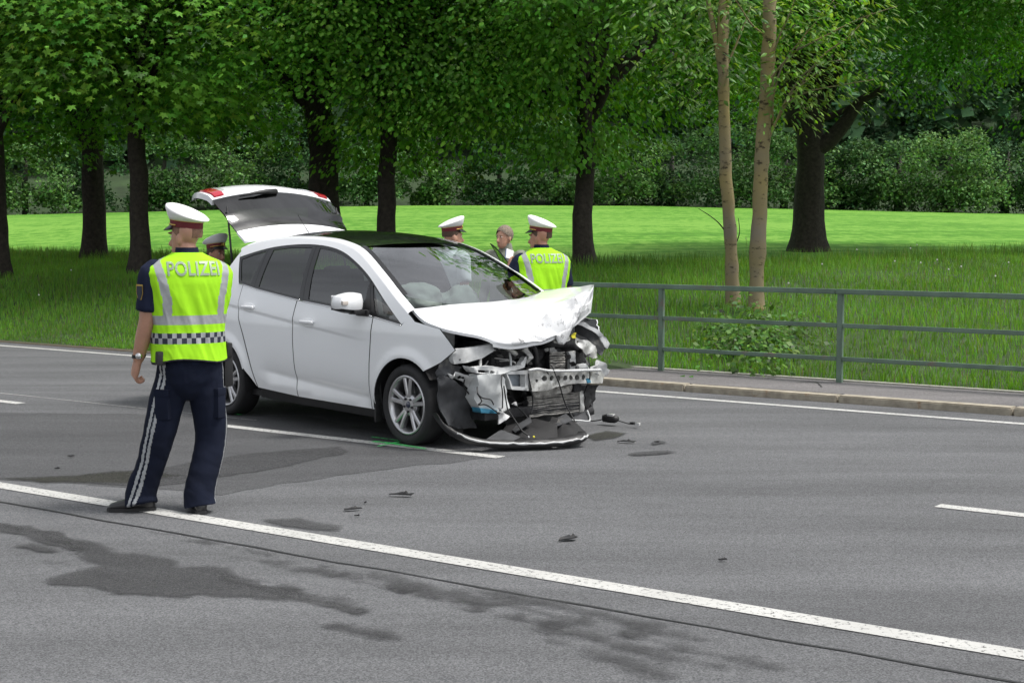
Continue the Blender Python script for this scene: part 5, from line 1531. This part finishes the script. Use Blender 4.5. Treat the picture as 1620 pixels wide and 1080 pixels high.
M['navy_shirt'] = mat("navy_shirt", (.010, .014, .034), .9, var=.25, vscale=7, bump=.25, bscale=14, spec=.2)
M['shirt_white'] = mat("white_shirt", (.62, .66, .70), .85, var=.05, bump=.2, bscale=14)
M['jacket'] = mat("pale_grey_jacket", (.20, .21, .17), .85, var=.12, bump=.25, bscale=14)
M['jeans'] = mat("denim", (.04, .06, .11), .85, var=.2)
M['vis'] = mat("hi_vis_yellow", (.34, .72, .018), .75, var=.07, vscale=5, bump=.35, bscale=9)
M['vis'].node_tree.nodes["Principled BSDF"].inputs["Specular IOR Level"].default_value = .2
M['refl'] = mat("reflective_tape", (.36, .375, .385), .38, metal=.25, var=.15, vscale=12, bump=.25, bscale=18)
M['chk'] = mat("checker_navy", (.012, .016, .032), .6)
M['text'] = mat("reflective_lettering", (.28, .35, .25), .45, metal=.15, var=.12, vscale=20)
M['capw'] = mat("white_cap_cloth", (.80, .80, .79), .7, var=.03, bump=.08, bscale=30)
M['capr'] = mat("dark_red_cap_band", (.13, .010, .016), .7, var=.15)
M['gold'] = mat("gold_braid", (.55, .38, .10), .35, metal=.8)
M['shoe'] = mat("black_leather_shoe", (.015, .015, .016), .32, coat=.2, var=.2)
M['leather'] = mat("black_belt", (.012, .012, .013), .5)
M['steel'] = mat("watch_steel", (.6, .6, .6), .2, metal=1.0)
M['paper'] = mat("white_paper", (.75, .75, .76), .8)
M['blue'] = mat("blue_cover", (.10, .18, .42), .6)

def ring_loft(rings, n=40, e=2.0, cap=True):
    """rings: (center(3), right(3), fwd(3), a, b)"""
    V, F = [], []
    for c, r_, f_, a, b_ in rings:
        c, r_, f_ = (np.array(v, float) for v in (c, r_, f_))
        for k in range(n):
            t = 2 * math.pi * k / n
            cs, sn = math.cos(t), math.sin(t)
            x = math.copysign(abs(cs) ** (2 / e), cs); y = math.copysign(abs(sn) ** (2 / e), sn)
            V.append(c + r_ * a * x + f_ * b_ * y)
    m_ = len(rings)
    for i in range(m_ - 1):
        for k in range(n): F.append((i * n + k, i * n + (k + 1) % n, (i + 1) * n + (k + 1) % n, (i + 1) * n + k))
    if cap: F.append(tuple(reversed(range(n)))); F.append(tuple((m_ - 1) * n + k for k in range(n)))
    return V, F
def ellipsoid(c, s, n=16, rot=None):
    V, F = [], []
    for i in range(n + 1):
        th = math.pi * i / n
        for k in range(2 * n):
            ph = math.pi * k / n
            v = Vector((s[0] * math.sin(th) * math.cos(ph), s[1] * math.sin(th) * math.sin(ph), s[2] * math.cos(th)))
            if rot is not None: v = rot @ v
            V.append(np.array(v) + np.array(c))
    for i in range(n):
        for k in range(2 * n): F.append((i * 2 * n + k, (i + 1) * 2 * n + k, (i + 1) * 2 * n + (k + 1) % (2 * n), i * 2 * n + (k + 1) % (2 * n)))
    return V, F
def chain(pts, rad, n=14, k=4):
    P = catmull([np.array(p) for p in pts], k)
    rr = np.interp(np.linspace(0, 1, len(P)), np.linspace(0, 1, len(rad)), rad)
    return tube_vf(P, list(rr), n)
TMP = bpy.data.scenes.new("scratch"); TVL = TMP.view_layers[0]
def union(name, parts, vox, m, parent, disp=None, smooth=2):
    V, F = [], []
    for v, f in parts:
        o_ = len(V); V += [tuple(x) for x in v]; F += [tuple(i + o_ for i in q) for q in f]
    me = bpy.data.meshes.new("tmp"); me.from_pydata(V, [], F)
    bm = bmesh.new(); bm.from_mesh(me); bmesh.ops.recalc_face_normals(bm, faces=bm.faces[:]); bm.to_mesh(me); bm.free()
    ob = bpy.data.objects.new("tmp", me); TMP.collection.objects.link(ob)
    md = ob.modifiers.new("r", 'REMESH'); md.mode = 'VOXEL'; md.voxel_size = vox; md.adaptivity = 0
    ms = ob.modifiers.new("s", 'SMOOTH'); ms.factor = .5; ms.iterations = smooth
    TVL.update(); dg = TVL.depsgraph
    me2 = bpy.data.meshes.new_from_object(ob.evaluated_get(dg))
    bpy.data.objects.remove(ob); bpy.data.meshes.remove(me)
    me2.name = name
    if disp is not None:
        me2.update()
        for v in me2.vertices: v.co = v.co + v.normal * disp(v.co)
    me2.polygons.foreach_set("use_smooth", [True] * len(me2.polygons)); me2.materials.clear()
    return link_mesh(name, me2, m, parent)

def person(label, loc, yaw, head_yaw=0.0, scale=1.0, cap_=True, vest=True, shirt='navy_shirt', trousers='navy', hair='hair', skin='skin', head_pitch=0.0, lean=0.0,
           armL=None, armR=None, legs=None, toes=None, text=True, stripe=False, curl=(.9, .9), group="police officers at the crash", gear=False, sleeve=.62, long_hair=False, held=None, vox=.0095, arm_r=1.0):
    root = empty("person", (loc[0], loc[1], loc[2] if len(loc) > 2 else 0.0), yaw, label, "person", group)
    root.scale = (scale,) * 3
    U3 = (np.array([1., 0, 0]), np.array([0, 1., 0]))
    legs = legs or {'L': [(-.095, 0, .90), (-.10, .01, .48), (-.11, -.02, .09)], 'R': [(.095, 0, .90), (.10, .01, .48), (.11, -.02, .09)]}
    toes = toes or {'L': (-.25, 1), 'R': (.25, 1)}
    armL = armL or [(-.205, 0, 1.455), (-.25, -.01, 1.18), (-.27, .06, .94)]
    armR = armR or [(.205, 0, 1.455), (.25, -.01, 1.18), (.27, .06, .94)]
    Hc = np.array([0, .035, 1.670])
    Rh = Matrix.Rotation(head_yaw, 3, 'Z') @ Matrix.Rotation(-head_pitch, 3, 'X')
    def H(v): return np.array(Rh @ Vector(v)) + Hc
    hipz = .95
    def bend(o):                               # lean the upper body forward from the hips
        if not lean: return o
        for v in o.data.vertices:
            w_ = float(sstep(.80, 1.05, v.co.z)); a = -lean * w_
            y, z = v.co.y, v.co.z - hipz
            v.co.y = y * math.cos(a) - z * math.sin(a); v.co.z = hipz + y * math.sin(a) + z * math.cos(a)
        for c in o.children: bend(c)
        return o
    # --- body: one continuous surface (head, neck, trunk, limbs, hands)
    parts = []
    parts.append(ellipsoid(H((0, -.012, .035)), (.074, .094, .092)))                    # skull
    parts.append(ring_loft([(H((0, .045, -.115)), np.array(Rh @ Vector((1, 0, 0))), np.array(Rh @ Vector((0, 1, 0))), .022, .024), (H((0, .032, -.095)), np.array(Rh @ Vector((1, 0, 0))), np.array(Rh @ Vector((0, 1, 0))), .046, .052), (H((0, .018, -.06)), np.array(Rh @ Vector((1, 0, 0))), np.array(Rh @ Vector((0, 1, 0))), .058, .070), (H((0, .008, 0)), np.array(Rh @ Vector((1, 0, 0))), np.array(Rh @ Vector((0, 1, 0))), .068, .082), (H((0, 0, .05)), np.array(Rh @ Vector((1, 0, 0))), np.array(Rh @ Vector((0, 1, 0))), .066, .084)], 24))
    parts.append(chain([H((0, .082, .012)), H((0, .098, -.018)), H((0, .108, -.038)), H((0, .088, -.046))], [.008, .011, .016, .012], 10))   # nose
    parts.append(ellipsoid(H((0, .074, .028)), (.05, .016, .010), 8)); parts.append(ellipsoid(H((0, .084, -.074)), (.024, .010, .007), 8)); parts.append(ellipsoid(H((0, .082, -.086)), (.020, .010, .007), 8))
    for s_ in (-1, 1): parts.append(ellipsoid(H((s_ * .076, -.008, -.012)), (.012, .022, .034), 8, Rh))
    parts.append(chain([(0, -.01, 1.48), (0, 0, 1.56), tuple(Hc + np.array([0, -.02, -.05]))], [.075, .06, .058], 18))
    parts.append(ring_loft([((0, 0, z), *U3, a, b_) for z, a, b_ in ((.82, .13, .10), (.95, .165, .115), (1.10, .15, .105), (1.25, .165, .12), (1.38, .185, .12), (1.46, .17, .10), (1.52, .09, .07))], 28))
    for s_, A in ((-1, armL), (1, armR)):
        parts.append(chain([(s_ * .16, 0, 1.46), A[0], tuple((np.array(A[0]) + np.array(A[1])) / 2), A[1], tuple((np.array(A[1]) * .55 + np.array(A[2]) * .45)), A[2]], [.06] + [x_ * arm_r for x_ in (.062, .053, .044, .042, .029)], 14))
        e_, w_ = np.array(A[1]), np.array(A[2]); d_ = (w_ - e_) / np.linalg.norm(w_ - e_)
        # palm faces the thigh; fingers curl towards the palm
        side_v = np.array([-s_ * 1.0, 0, 0]) - d_ * (-s_ * d_[0]); side_v /= np.linalg.norm(side_v)      # palm normal (towards the body)
        fwd_v = np.cross(side_v, d_) * s_; fwd_v = fwd_v if fwd_v[1] > 0 else -fwd_v
        hs = arm_r
        parts.append(ring_loft([(w_ - d_ * .02, fwd_v, side_v, .026 * hs, .021 * hs), (w_ + d_ * .02, fwd_v, side_v, .036 * hs, .020 * hs), (w_ + d_ * .06 * hs, fwd_v, side_v, .043 * hs, .019 * hs), (w_ + d_ * .095 * hs, fwd_v, side_v, .041 * hs, .015 * hs)], 20))
        cl = curl[0 if s_ < 0 else 1]
        for q, (off, L_) in enumerate(((.030, .074), (.010, .082), (-.011, .076), (-.030, .060))):
            p0 = w_ + d_ * .088 * hs + fwd_v * off * hs; L_ = L_ * hs; pts = [p0]; dd_ = d_.copy(); nn = side_v.copy()
            for seg, ll in enumerate((.44, .32, .26)):
                a = cl * (.55 + .22 * seg)
                dd_, nn = dd_ * math.cos(a) + nn * math.sin(a), nn * math.cos(a) - dd_ * math.sin(a)
                pts.append(pts[-1] + dd_ * L_ * ll)
            parts.append(chain(pts, [.0100 * hs, .0095 * hs, .0085 * hs, .0070 * hs], 10, 3))
        t0 = w_ + d_ * .022 + fwd_v * .028; t1 = t0 + d_ * .032 + fwd_v * .022 + side_v * .012; t2 = t1 + d_ * .030 + side_v * .014; t3 = t2 + d_ * .020 + side_v * .014 - fwd_v * .008
        parts.append(chain([t0, t1, t2, t3], [.015, .0125, .011, .0085], 10, 3))
    for k in 'LR':
        h_, kn, an_ = legs[k]; parts.append(chain([(h_[0], h_[1], h_[2] + .02), h_, tuple((np.array(h_) + np.array(kn)) / 2), kn, tuple(np.array(kn) * .6 + np.array(an_) * .4), an_], [.07, .078, .07, .05, .048, .035], 14))
    body = bend(union("body", parts, vox, M[skin], root, smooth=1))
    # --- face details and hair
    def hp(nm, c, s, m):
        V, F = ellipsoid(H(c), s, 8, Rh); o = mk(nm, V, F, m, body, True); bend(o); return o
    for s_ in (-1, 1):
        hp("eye", (s_ * .031, .080, .008), (.010, .006, .005), M['capw']); hp("iris", (s_ * .031, .087, .008), (.0055, .004, .005), M['leather']); hp("eyebrow", (s_ * .031, .087, .027), (.019, .006, .004), M[hair])
    hp("mouth", (0, .090, -.080), (.023, .004, .0025), M['capr'])
    V, F = [], []
    nlat, nlon = 14, 28
    for i in range(nlat + 1):
        th = math.pi * .62 * i / nlat
        for k in range(nlon):
            ph = 2 * math.pi * k / nlon
            fr = max(0, math.sin(ph)) ** 1.2                    # +y is the face: hairline higher there
            t2 = th * (1 - .42 * fr) * (1 + (.18 if long_hair else .0) * max(0, -math.sin(ph)))
            g_ = .006 if not long_hair else .012
            V.append(H(((.074 + g_) * math.sin(t2) * math.cos(ph), -.014 + (.094 + g_) * math.sin(t2) * math.sin(ph), .035 + (.092 + g_) * math.cos(t2))))
    for i in range(nlat):
        for k in range(nlon): F.append((i * nlon + k, (i + 1) * nlon + k, (i + 1) * nlon + (k + 1) % nlon, i * nlon + (k + 1) % nlon))
    bend(mk("hair", V, F, M[hair], body, True))
    # --- shirt with sleeves
    parts = [ring_loft([((0, 0, z), *U3, a, b_) for z, a, b_ in ((.90, .185, .13), (1.02, .185, .13), (1.16, .18, .125), (1.30, .195, .135), (1.42, .20, .13), (1.485, .165, .10), (1.525, .085, .075), (1.56, .068, .068))], 32)]
    for s_, A in ((-1, armL), (1, armR)):
        e_ = np.array(A[0]) + (np.array(A[1]) - np.array(A[0])) * min(1.0, sleeve * 1.35)
        pts = [(s_ * .15, 0, 1.46), A[0], tuple((np.array(A[0]) + e_) / 2), tuple(e_)]
        rr = [.07, .078 * arm_r ** .5, .073 * arm_r ** .6, .071 * arm_r ** .8]
        if sleeve > .9: pts.append(tuple(np.array(A[2]))); rr = [.07, .078, .066, .056, .040]
        parts.append(chain(pts, rr, 18))
    sh = bend(union("shirt", parts, .014, M[shirt], root, disp=lambda c: .006 * fbm(c.x * 9, c.y * 9, c.z * 6)))
    V, F = ring_loft([((0, -.004, 1.535), *U3, .078, .080), ((0, .006, 1.59), *U3, .070, .074), ((0, .010, 1.612), *U3, .066, .070)], 28, cap=False); bend(mk("collar", V, F, M[shirt], sh, True))
    # --- trousers
    parts = [ring_loft([((0, 0, z), *U3, a, b_) for z, a, b_ in ((.69, .05, .06), (.74, .11, .10), (.80, .155, .125), (.88, .185, .135), (.96, .185, .13), (1.02, .175, .12))], 30, 2.2)]
    for k in 'LR':
        h_, kn, an_ = [np.array(v) for v in legs[k]]
        mid = (h_ + kn) / 2; low = kn * .5 + an_ * .5
        parts.append(chain([h_ + np.array([0, 0, .04]), h_ - np.array([0, 0, .04]), mid, kn, low, an_ + np.array([0, 0, .03]), an_ + np.array([0, -.012, -.045])], [.105, .112, .108, .096, .090, .093, .100], 22))
    tr_ = union("trousers", parts, .0085 if gear else .024, M[trousers], root, disp=lambda c: .008 * fbm(c.x * 4, c.y * 4, c.z * 5) + .0025 * (1 - 2.2 * abs(fbm(c.x * 5 + 5, c.y * 5, c.z * 11 + c.x * 6))) * float(sstep(.75, .15, c.z)) + .004 * (1 - 2 * abs(fbm(c.x * 8, c.y * 6 + 3, c.z * 7 - c.x * 9))) * float(sstep(.6, .85, c.z)), smooth=3)
    if stripe:
        # double reflective stripe down the outer seam: faces of the cloth lying within the two bands
        tr_.data.materials.append(M['refl'])
        me_ = tr_.data; nf_ = len(me_.polygons); cen_ = np.zeros(nf_ * 3, np.float32); me_.polygons.foreach_get("center", cen_); cen_ = cen_.reshape(-1, 3)
        idx_ = np.zeros(nf_, np.int32)
        for k, s_ in (('L', -1), ('R', 1)):
            h_, kn, an_ = [np.array(v) for v in legs[k]]
            ax = np.array(catmull([h_ + np.array([0, 0, .12]), h_, kn, an_ - np.array([0, 0, .05])], 40))
            near = np.argmin(np.abs(ax[None, :, 2] - cen_[:, None, 2]), axis=1); v_ = cen_[:, :2] - ax[near][:, :2]
            o_ = np.array([s_ * .78, -.62 if s_ < 0 else -.3]); o_ /= np.linalg.norm(o_); tn = np.array([-o_[1], o_[0]])
            arc_ = np.arctan2(v_ @ tn, v_ @ o_) * np.linalg.norm(v_, axis=1); own = (cen_[:, 0] * s_ > -.0) if abs(h_[0]) > 0 else True
            d_oth = np.linalg.norm(v_, axis=1) < .17
            m_ = (np.abs(np.abs(arc_) - .0175) < .0105) & d_oth & ((v_ @ o_) > 0)
            idx_[m_] = 1
            Rp = Matrix.Rotation(s_ * R(42), 3, 'Z')
            box("cargo_pocket", tuple(h_ * .5 + kn * .5 + np.array([s_ * .045, -.078, -.02])), (.09, .05, .17), M[trousers], tr_, bev=.012, rot=Rp)
            box("pocket_flap", tuple(h_ * .5 + kn * .5 + np.array([s_ * .046, -.081, .055])), (.095, .05, .045), M[trousers], tr_, bev=.008, rot=Rp)
        me_.polygons.foreach_set("material_index", idx_)
    V, F = ring_loft([((0, 0, .955), *U3, .190, .138), ((0, 0, 1.0), *U3, .188, .134)], 36, 2.1, cap=False); bend(mk("belt", V, F, M['leather'], tr_, True))
    if gear:
        box("holster", (.235, .00, .86), (.055, .09, .20), M['leather'], tr_, bev=.014); box("pistol_grip", (.24, -.03, .985), (.035, .05, .09), M['leather'], tr_, bev=.012)
        box("belt_pouch", (-.195, -.06, .955), (.05, .09, .085), M['leather'], tr_, bev=.014); box("radio", (-.19, .05, .96), (.045, .06, .11), M['leather'], tr_, bev=.012)
    # --- shoes
    for k in 'LR':
        an_ = np.array(legs[k][2]); t_ = np.array([toes[k][0], toes[k][1], 0.0]); t_ /= np.linalg.norm(t_); rt = np.array([t_[1], -t_[0], 0])
        up = np.array([0, 0, 1.0])
        rings = []
        for s_, hw, hh, zz in ((-.085, .018, .02, .035), (-.07, .034, .045, .048), (-.03, .038, .055, .056), (.03, .040, .048, .050), (.09, .046, .036, .040), (.14, .046, .028, .033), (.18, .036, .022, .028), (.20, .014, .012, .02)):
            rings.append((np.array([an_[0], an_[1], 0]) + t_ * s_ + up * zz, rt, up, hw, hh))
        V, F = ring_loft(rings, 20, 2.5); sh_ = mk("shoe", V, F, M['shoe'], root, True)
        V, F = [], []
        for zz in (0.0, .022):
            for s_, hw in ((-.09, .02), (-.075, .036), (.0, .038), (.09, .05), (.15, .048), (.19, .034), (.207, .01), (.19, -.034), (.15, -.048), (.09, -.05), (0, -.038), (-.075, -.036), (-.09, -.02)):
                q = np.array([an_[0], an_[1], 0]) + t_ * s_ + rt * hw; V.append((q[0], q[1], zz + .001))
        n = 13; F = [tuple(reversed(range(n))), tuple(range(n, 2 * n))] + [(i, (i + 1) % n, n + (i + 1) % n, n + i) for i in range(n)]
        mk("sole", V, F, M['blk'], sh_, False)
    # --- peaked cap
    if cap_:
        def hr(c, a, b_, tilt=0.0):
            r_ = np.array(Rh @ Vector((1, 0, 0))); f_ = np.array(Rh @ Vector((0, math.cos(tilt), math.sin(tilt)))); return (H(c), r_, f_, a, b_)
        V, F = ring_loft([hr((0, -.010, .062), .0835, .104, .10), hr((0, -.010, .105), .0865, .107, .12)], 44, cap=False)
        cb = bend(mk("cap_band", V, F, M['capr'], root, True))
        V, F = ring_loft([hr((0, -.010, .103), .0875, .108, .12), hr((0, -.014, .120), .104, .124, .20), hr((0, -.018, .139), .120, .139, .31), hr((0, -.017, .149), .124, .143, .36), hr((0, -.012, .161), .117, .134, .38), hr((0, -.002, .174), .088, .102, .38), hr((0, .006, .180), .04, .05, .38)], 44)
        bend(mk("cap_crown", V, F, M['capw'], cb, True))
        V, F = ring_loft([hr((0, -.010, .100), .0880, .1090, .12), hr((0, -.010, .104), .0885, .1095, .12)], 44, cap=False); bend(mk("cap_piping", V, F, M['gold'], cb, True))
        V, F = [], []
        for i in range(9):
            for k in range(17):
                a = R(28 + 124 * k / 16); t = i / 8
                V.append(H((.085 * math.cos(a) * (1 + .10 * t), -.010 + .106 * math.sin(a) + .055 * t * math.sin(a) ** 1.5, .070 + .01 * math.sin(a) - .030 * t * math.sin(a) - .006 * t)))
        F = [(i * 17 + k, i * 17 + k + 1, (i + 1) * 17 + k + 1, (i + 1) * 17 + k) for i in range(8) for k in range(16)]
        bend(mk("cap_peak", V, F, M['blk_gloss'], cb, True))
        V, F = chain([H((.087 * math.cos(a), -.010 + .108 * math.sin(a), .074 + .012 * math.sin(a))) for a in np.linspace(R(10), R(170), 9)], [.005] * 3, 6, 3); bend(mk("cap_cord", V, F, M['gold'], cb, True))
        V, F = ellipsoid(H((0, .100, .098)), (.016, .006, .018), 8, Rh); bend(mk("cap_badge", V, F, M['gold'], cb, True))
    # --- high-visibility vest with bands and lettering
    if vest:
        zs_ = [1.582, 1.568, 1.548, 1.528, 1.50, 1.46, 1.40, 1.32, 1.22, 1.12, 1.02, .93]
        As = [.088, .110, .155, .208, .254, .276, .272, .252, .234, .222, .221, .227]
        Bs = [.082, .090, .104, .118, .132, .146, .154, .156, .152, .150, .156, .164]
        NZ, NC = 132, 232
        zz = np.linspace(zs_[0], zs_[-1], NZ); t_ = np.linspace(0, 2 * math.pi, NC, endpoint=False)
        spl = lambda Y: np.interp(-zz, [-z for z in zs_], Y)
        def smooth1(y):
            for _ in range(4): y = np.concatenate([[y[0]], (y[:-2] + 2 * y[1:-1] + y[2:]) / 4, [y[-1]]])
            return y
        a_, b2 = smooth1(spl(As)), smooth1(spl(Bs))
        V = np.zeros((NZ, NC, 3)); U_ = np.zeros((NZ, NC))
        for i in range(NZ):
            cs, sn = np.cos(t_), np.sin(t_); e = 2.35
            x = np.sign(cs) * abs(cs) ** (2 / e) * a_[i]; y = np.sign(sn) * abs(sn) ** (2 / e) * b2[i]
            fold = np.array([.008 * fbm(xx * 5 + 3, zz[i] * 2.2, yy * 5) + .009 * (.5 - abs(fbm(xx * 9 + zz[i] * 3, zz[i] * 1.6, yy * 9 + 7)) * 1.6) for xx, yy in zip(x, y)]) * float(sstep(1.52, 1.30, zz[i]))
            hem = .012 * np.sin(t_ * 3 + 1) * float(sstep(1.05, .93, zz[i]))
            rr = 1 + fold / .2
            V[i, :, 0] = x * rr; V[i, :, 1] = y * rr; V[i, :, 2] = zz[i] + hem
            d = np.hypot(np.diff(np.append(x, x[0])), np.diff(np.append(y, y[0])))
            cum = np.concatenate([[0], np.cumsum(d)[:-1]]); kb_ = int(np.argmin(abs(t_ - 1.5 * math.pi)))
            per = d.sum(); U_[i] = (cum - cum[kb_] + per / 2) % per - per / 2        # arc length from the middle of the back
        idx = np.arange(NZ * NC).reshape(NZ, NC)
        F, mi = [], []
        for i in range(NZ - 1):
            zm = (zz[i] + zz[i + 1]) / 2
            for k in range(NC):
                k2 = (k + 1) % NC; u = U_[i, k]
                F.append((idx[i, k], idx[i + 1, k], idx[i + 1, k2], idx[i, k2]))
                mm = 0; c_ = .168 + .22 * max(0, zm - 1.30)
                if 1.152 < zm < 1.208: mm = 1
                elif zm >= 1.208 and abs(abs(u) - c_) < .027: mm = 1
                elif 1.040 < zm < 1.104:
                    mm = 2 if (int(math.floor(u / .0285)) + int((zm - 1.040) / .032)) % 2 else 1
                elif zm < .940: mm = 3
                mi.append(mm)
        vo = mk("hi_vis_vest", V.reshape(-1, 3), F, [M['vis'], M['refl'], M['chk'], M['leather']], root, True, mi)
        sol = vo.modifiers.new("t", 'SOLIDIFY'); sol.thickness = .006; sol.offset = -1
        if text:
            cu_ = bpy.data.curves.new("t", 'FONT'); cu_.body = "POLIZEI"; cu_.size = .118; cu_.align_x = 'CENTER'; cu_.space_character = 1.05; cu_.offset = .0022
            to = bpy.data.objects.new("t", cu_); TMP.collection.objects.link(to)
            TVL.update(); dg = TVL.depsgraph; tm = bpy.data.meshes.new_from_object(to.evaluated_get(dg)); bpy.data.objects.remove(to)
            bm = bmesh.new(); bm.from_mesh(tm); bmesh.ops.triangulate(bm, faces=bm.faces[:])
            bmesh.ops.subdivide_edges(bm, edges=[e for e in bm.edges if e.calc_length() > .02], cuts=2)
            bmesh.ops.triangulate(bm, faces=bm.faces[:])
            iz = lambda z: int(np.clip(np.searchsorted(-zz, -z), 1, NZ - 1))
            for v in bm.verts:
                u_, z_ = v.co.x * .76, 1.448 + v.co.y
                i = iz(z_); order = np.argsort(U_[i]); us = U_[i][order]
                p_ = [float(np.interp(u_, us, V[i, order, c])) for c in range(3)]
                q = Vector((p_[0], p_[1], z_)); nn = Vector((p_[0] * .35, p_[1], 0)).normalized(); v.co = q + nn * .004
            bmesh.ops.recalc_face_normals(bm, faces=bm.faces[:])
            bm.to_mesh(tm); bm.free(); link_mesh("lettering", tm, M['text'], vo)
        bend(vo)
    if held:
        w_ = np.array(armL[2]); e_ = np.array(armL[1]); d_ = (w_ - e_) / np.linalg.norm(w_ - e_)
        np_ = empty("notepad", (0, 0, 0), 0, held, "notepad"); c_ = w_ + d_ * .12
        Mw = Matrix.Translation(root.location) @ Matrix.Rotation(yaw, 4, 'Z')
        np_.location = Mw @ Vector(c_); np_.rotation_euler = (R(60), R(20), yaw)
        box("pages", (0, 0, .006), (.07, .10, .010), M['paper'], np_, bev=.002); box("cover", (0, 0, -.003), (.074, .104, .006), M['blue'], np_, bev=.002)
    return root, body

# foreground officer, seen from behind, weight on both feet on the white edge line
Y1 = R(28)
def il(ix, iz, d=0.0, yaw=Y1):               # across / up / away offsets seen from the camera -> the figure's own axes
    return (ix * math.cos(yaw) + d * math.sin(yaw), -ix * math.sin(yaw) + d * math.cos(yaw), iz)
g1_ = on_z(303, 809)
legs1 = {'L': [il(-.085, .90), il(-.190, .47, -.01), il(-.315, .085, .03)], 'R': [il(.085, .90, .03), il(.115, .47, .06), il(.055, .085, -.02)]}
tl = il(-1, 0, -.12); trr = il(-.35, 0, 1)
p1, b1 = person("officer in bright yellow vest standing on the white edge line, seen from behind", (g1_[0], g1_[1]), Y1, head_yaw=R(38), stripe=True, gear=True, hair='hair_shaved',
    armL=[(-.212, .0, 1.455), (-.245, .01, 1.185), (-.285, .10, .935)], armR=[(.17, .06, 1.44), (.19, .14, 1.19), (.08, .32, 1.15)], legs=legs1, toes={'L': tl[:2], 'R': trr[:2]}, curl=(1.1, .8), vox=.0065, arm_r=1.16)
# wrist watch and sleeve badge belong to him
wv = np.array([-.285, .10, .935]); ev = np.array([-.245, .01, 1.185]); dv_ = (wv - ev) / np.linalg.norm(wv - ev)
wt = empty("wrist_watch", (0, 0, 0), 0); wt.parent = p1
V, F = ring_loft([(wv - dv_ * .035, np.array([1., 0, 0]), np.array([0, 1., 0]), .043, .041), (wv - dv_ * .012, np.array([1., 0, 0]), np.array([0, 1., 0]), .040, .038)], 24, cap=False); mk("strap", V, F, M['leather'], wt, True)
sv = Vector((-.25, -1, .15)).normalized(); V, F = lathe_y([(0, -.043 - .008), (.017, -.043 - .008), (.021, -.043), (.021, -.034)], 20)
qr = Vector((0, -1, 0)).rotation_difference(sv); V = [np.array(qr @ Vector(v)) + wv - dv_ * .024 for v in V]; mk("watch_case", V, F, M['steel'], wt, True)
bd = []
for a, b_ in ((-.032, .05), (.032, .05), (.034, .0), (.02, -.035), (0, -.055), (-.02, -.035), (-.034, 0)): bd.append((a, b_))
def badge(sc, off, m, parent):
    V, F = [], []
    c0 = np.array([-.225, .0, 1.345]); out = np.array([-.93, -.36, .0]); out /= np.linalg.norm(out); tg_ = np.cross(np.array([0, 0, 1.]), out)
    V = [c0 + out * (.077 + off) + tg_ * a * sc + np.array([0, 0, b_ * sc]) for a, b_ in bd]
    return mk("sleeve_badge", V, [tuple(range(len(V)))], m, parent)
bg = badge(1.0, .004, M['gold'], p1); badge(.82, .006, M['chk'], bg)
# officer by the open far door, seen from behind
r2 = ray(857, 400); P2 = np.array([0, 0, 0]) + r2 * (13.55 / r2[1])
person("officer in yellow vest standing beside the open car door beyond the bonnet", (P2[0], P2[1]), R(22), head_yaw=R(45), scale=.975, hair='hair', skin='skin2',
    armL=[(-.212, .0, 1.455), (-.33, .02, 1.235), (-.24, .20, 1.40)], curl=(.7, .9), held="small white notepad with a blue cover in the hand of an officer")
# officer in a white shirt behind the roof
r3 = ray(712, 400); P3 = r3 * (14.85 / r3[1])
person("officer in white shirt and white cap standing behind the car roof", (P3[0], P3[1]), R(-50), head_yaw=R(-18), scale=.975, vest=False, shirt='shirt_white', hair='hair', skin='skin')
# officer bending into the open boot
pb = to_world((-4.02, -.42, 0)); 
person("officer in dark shirt bending down beneath the raised tailgate", (pb[0], pb[1]), CAR_A - R(90) + R(8), lean=R(37), head_pitch=R(-38), scale=.97, vest=False, shirt='navy_shirt', hair='hair', skin='skin2',
    armL=[(-.205, .03, 1.455), (-.24, .16, 1.22), (-.20, .36, 1.12)], armR=[(.205, .03, 1.455), (.24, .16, 1.22), (.20, .36, 1.12)])
# bareheaded bystander between the two officers behind the car
r5 = ray(800, 400); P5 = r5 * (15.9 / r5[1])
person("bareheaded bystander in a pale grey jacket talking between two officers", (P5[0], P5[1]), R(150), head_yaw=R(-10), scale=.965, cap_=False, vest=False, shirt='jacket', trousers='jeans', hair='hair_grey', long_hair=True, group="bystanders", sleeve=1.0)

bpy.data.scenes.remove(TMP)
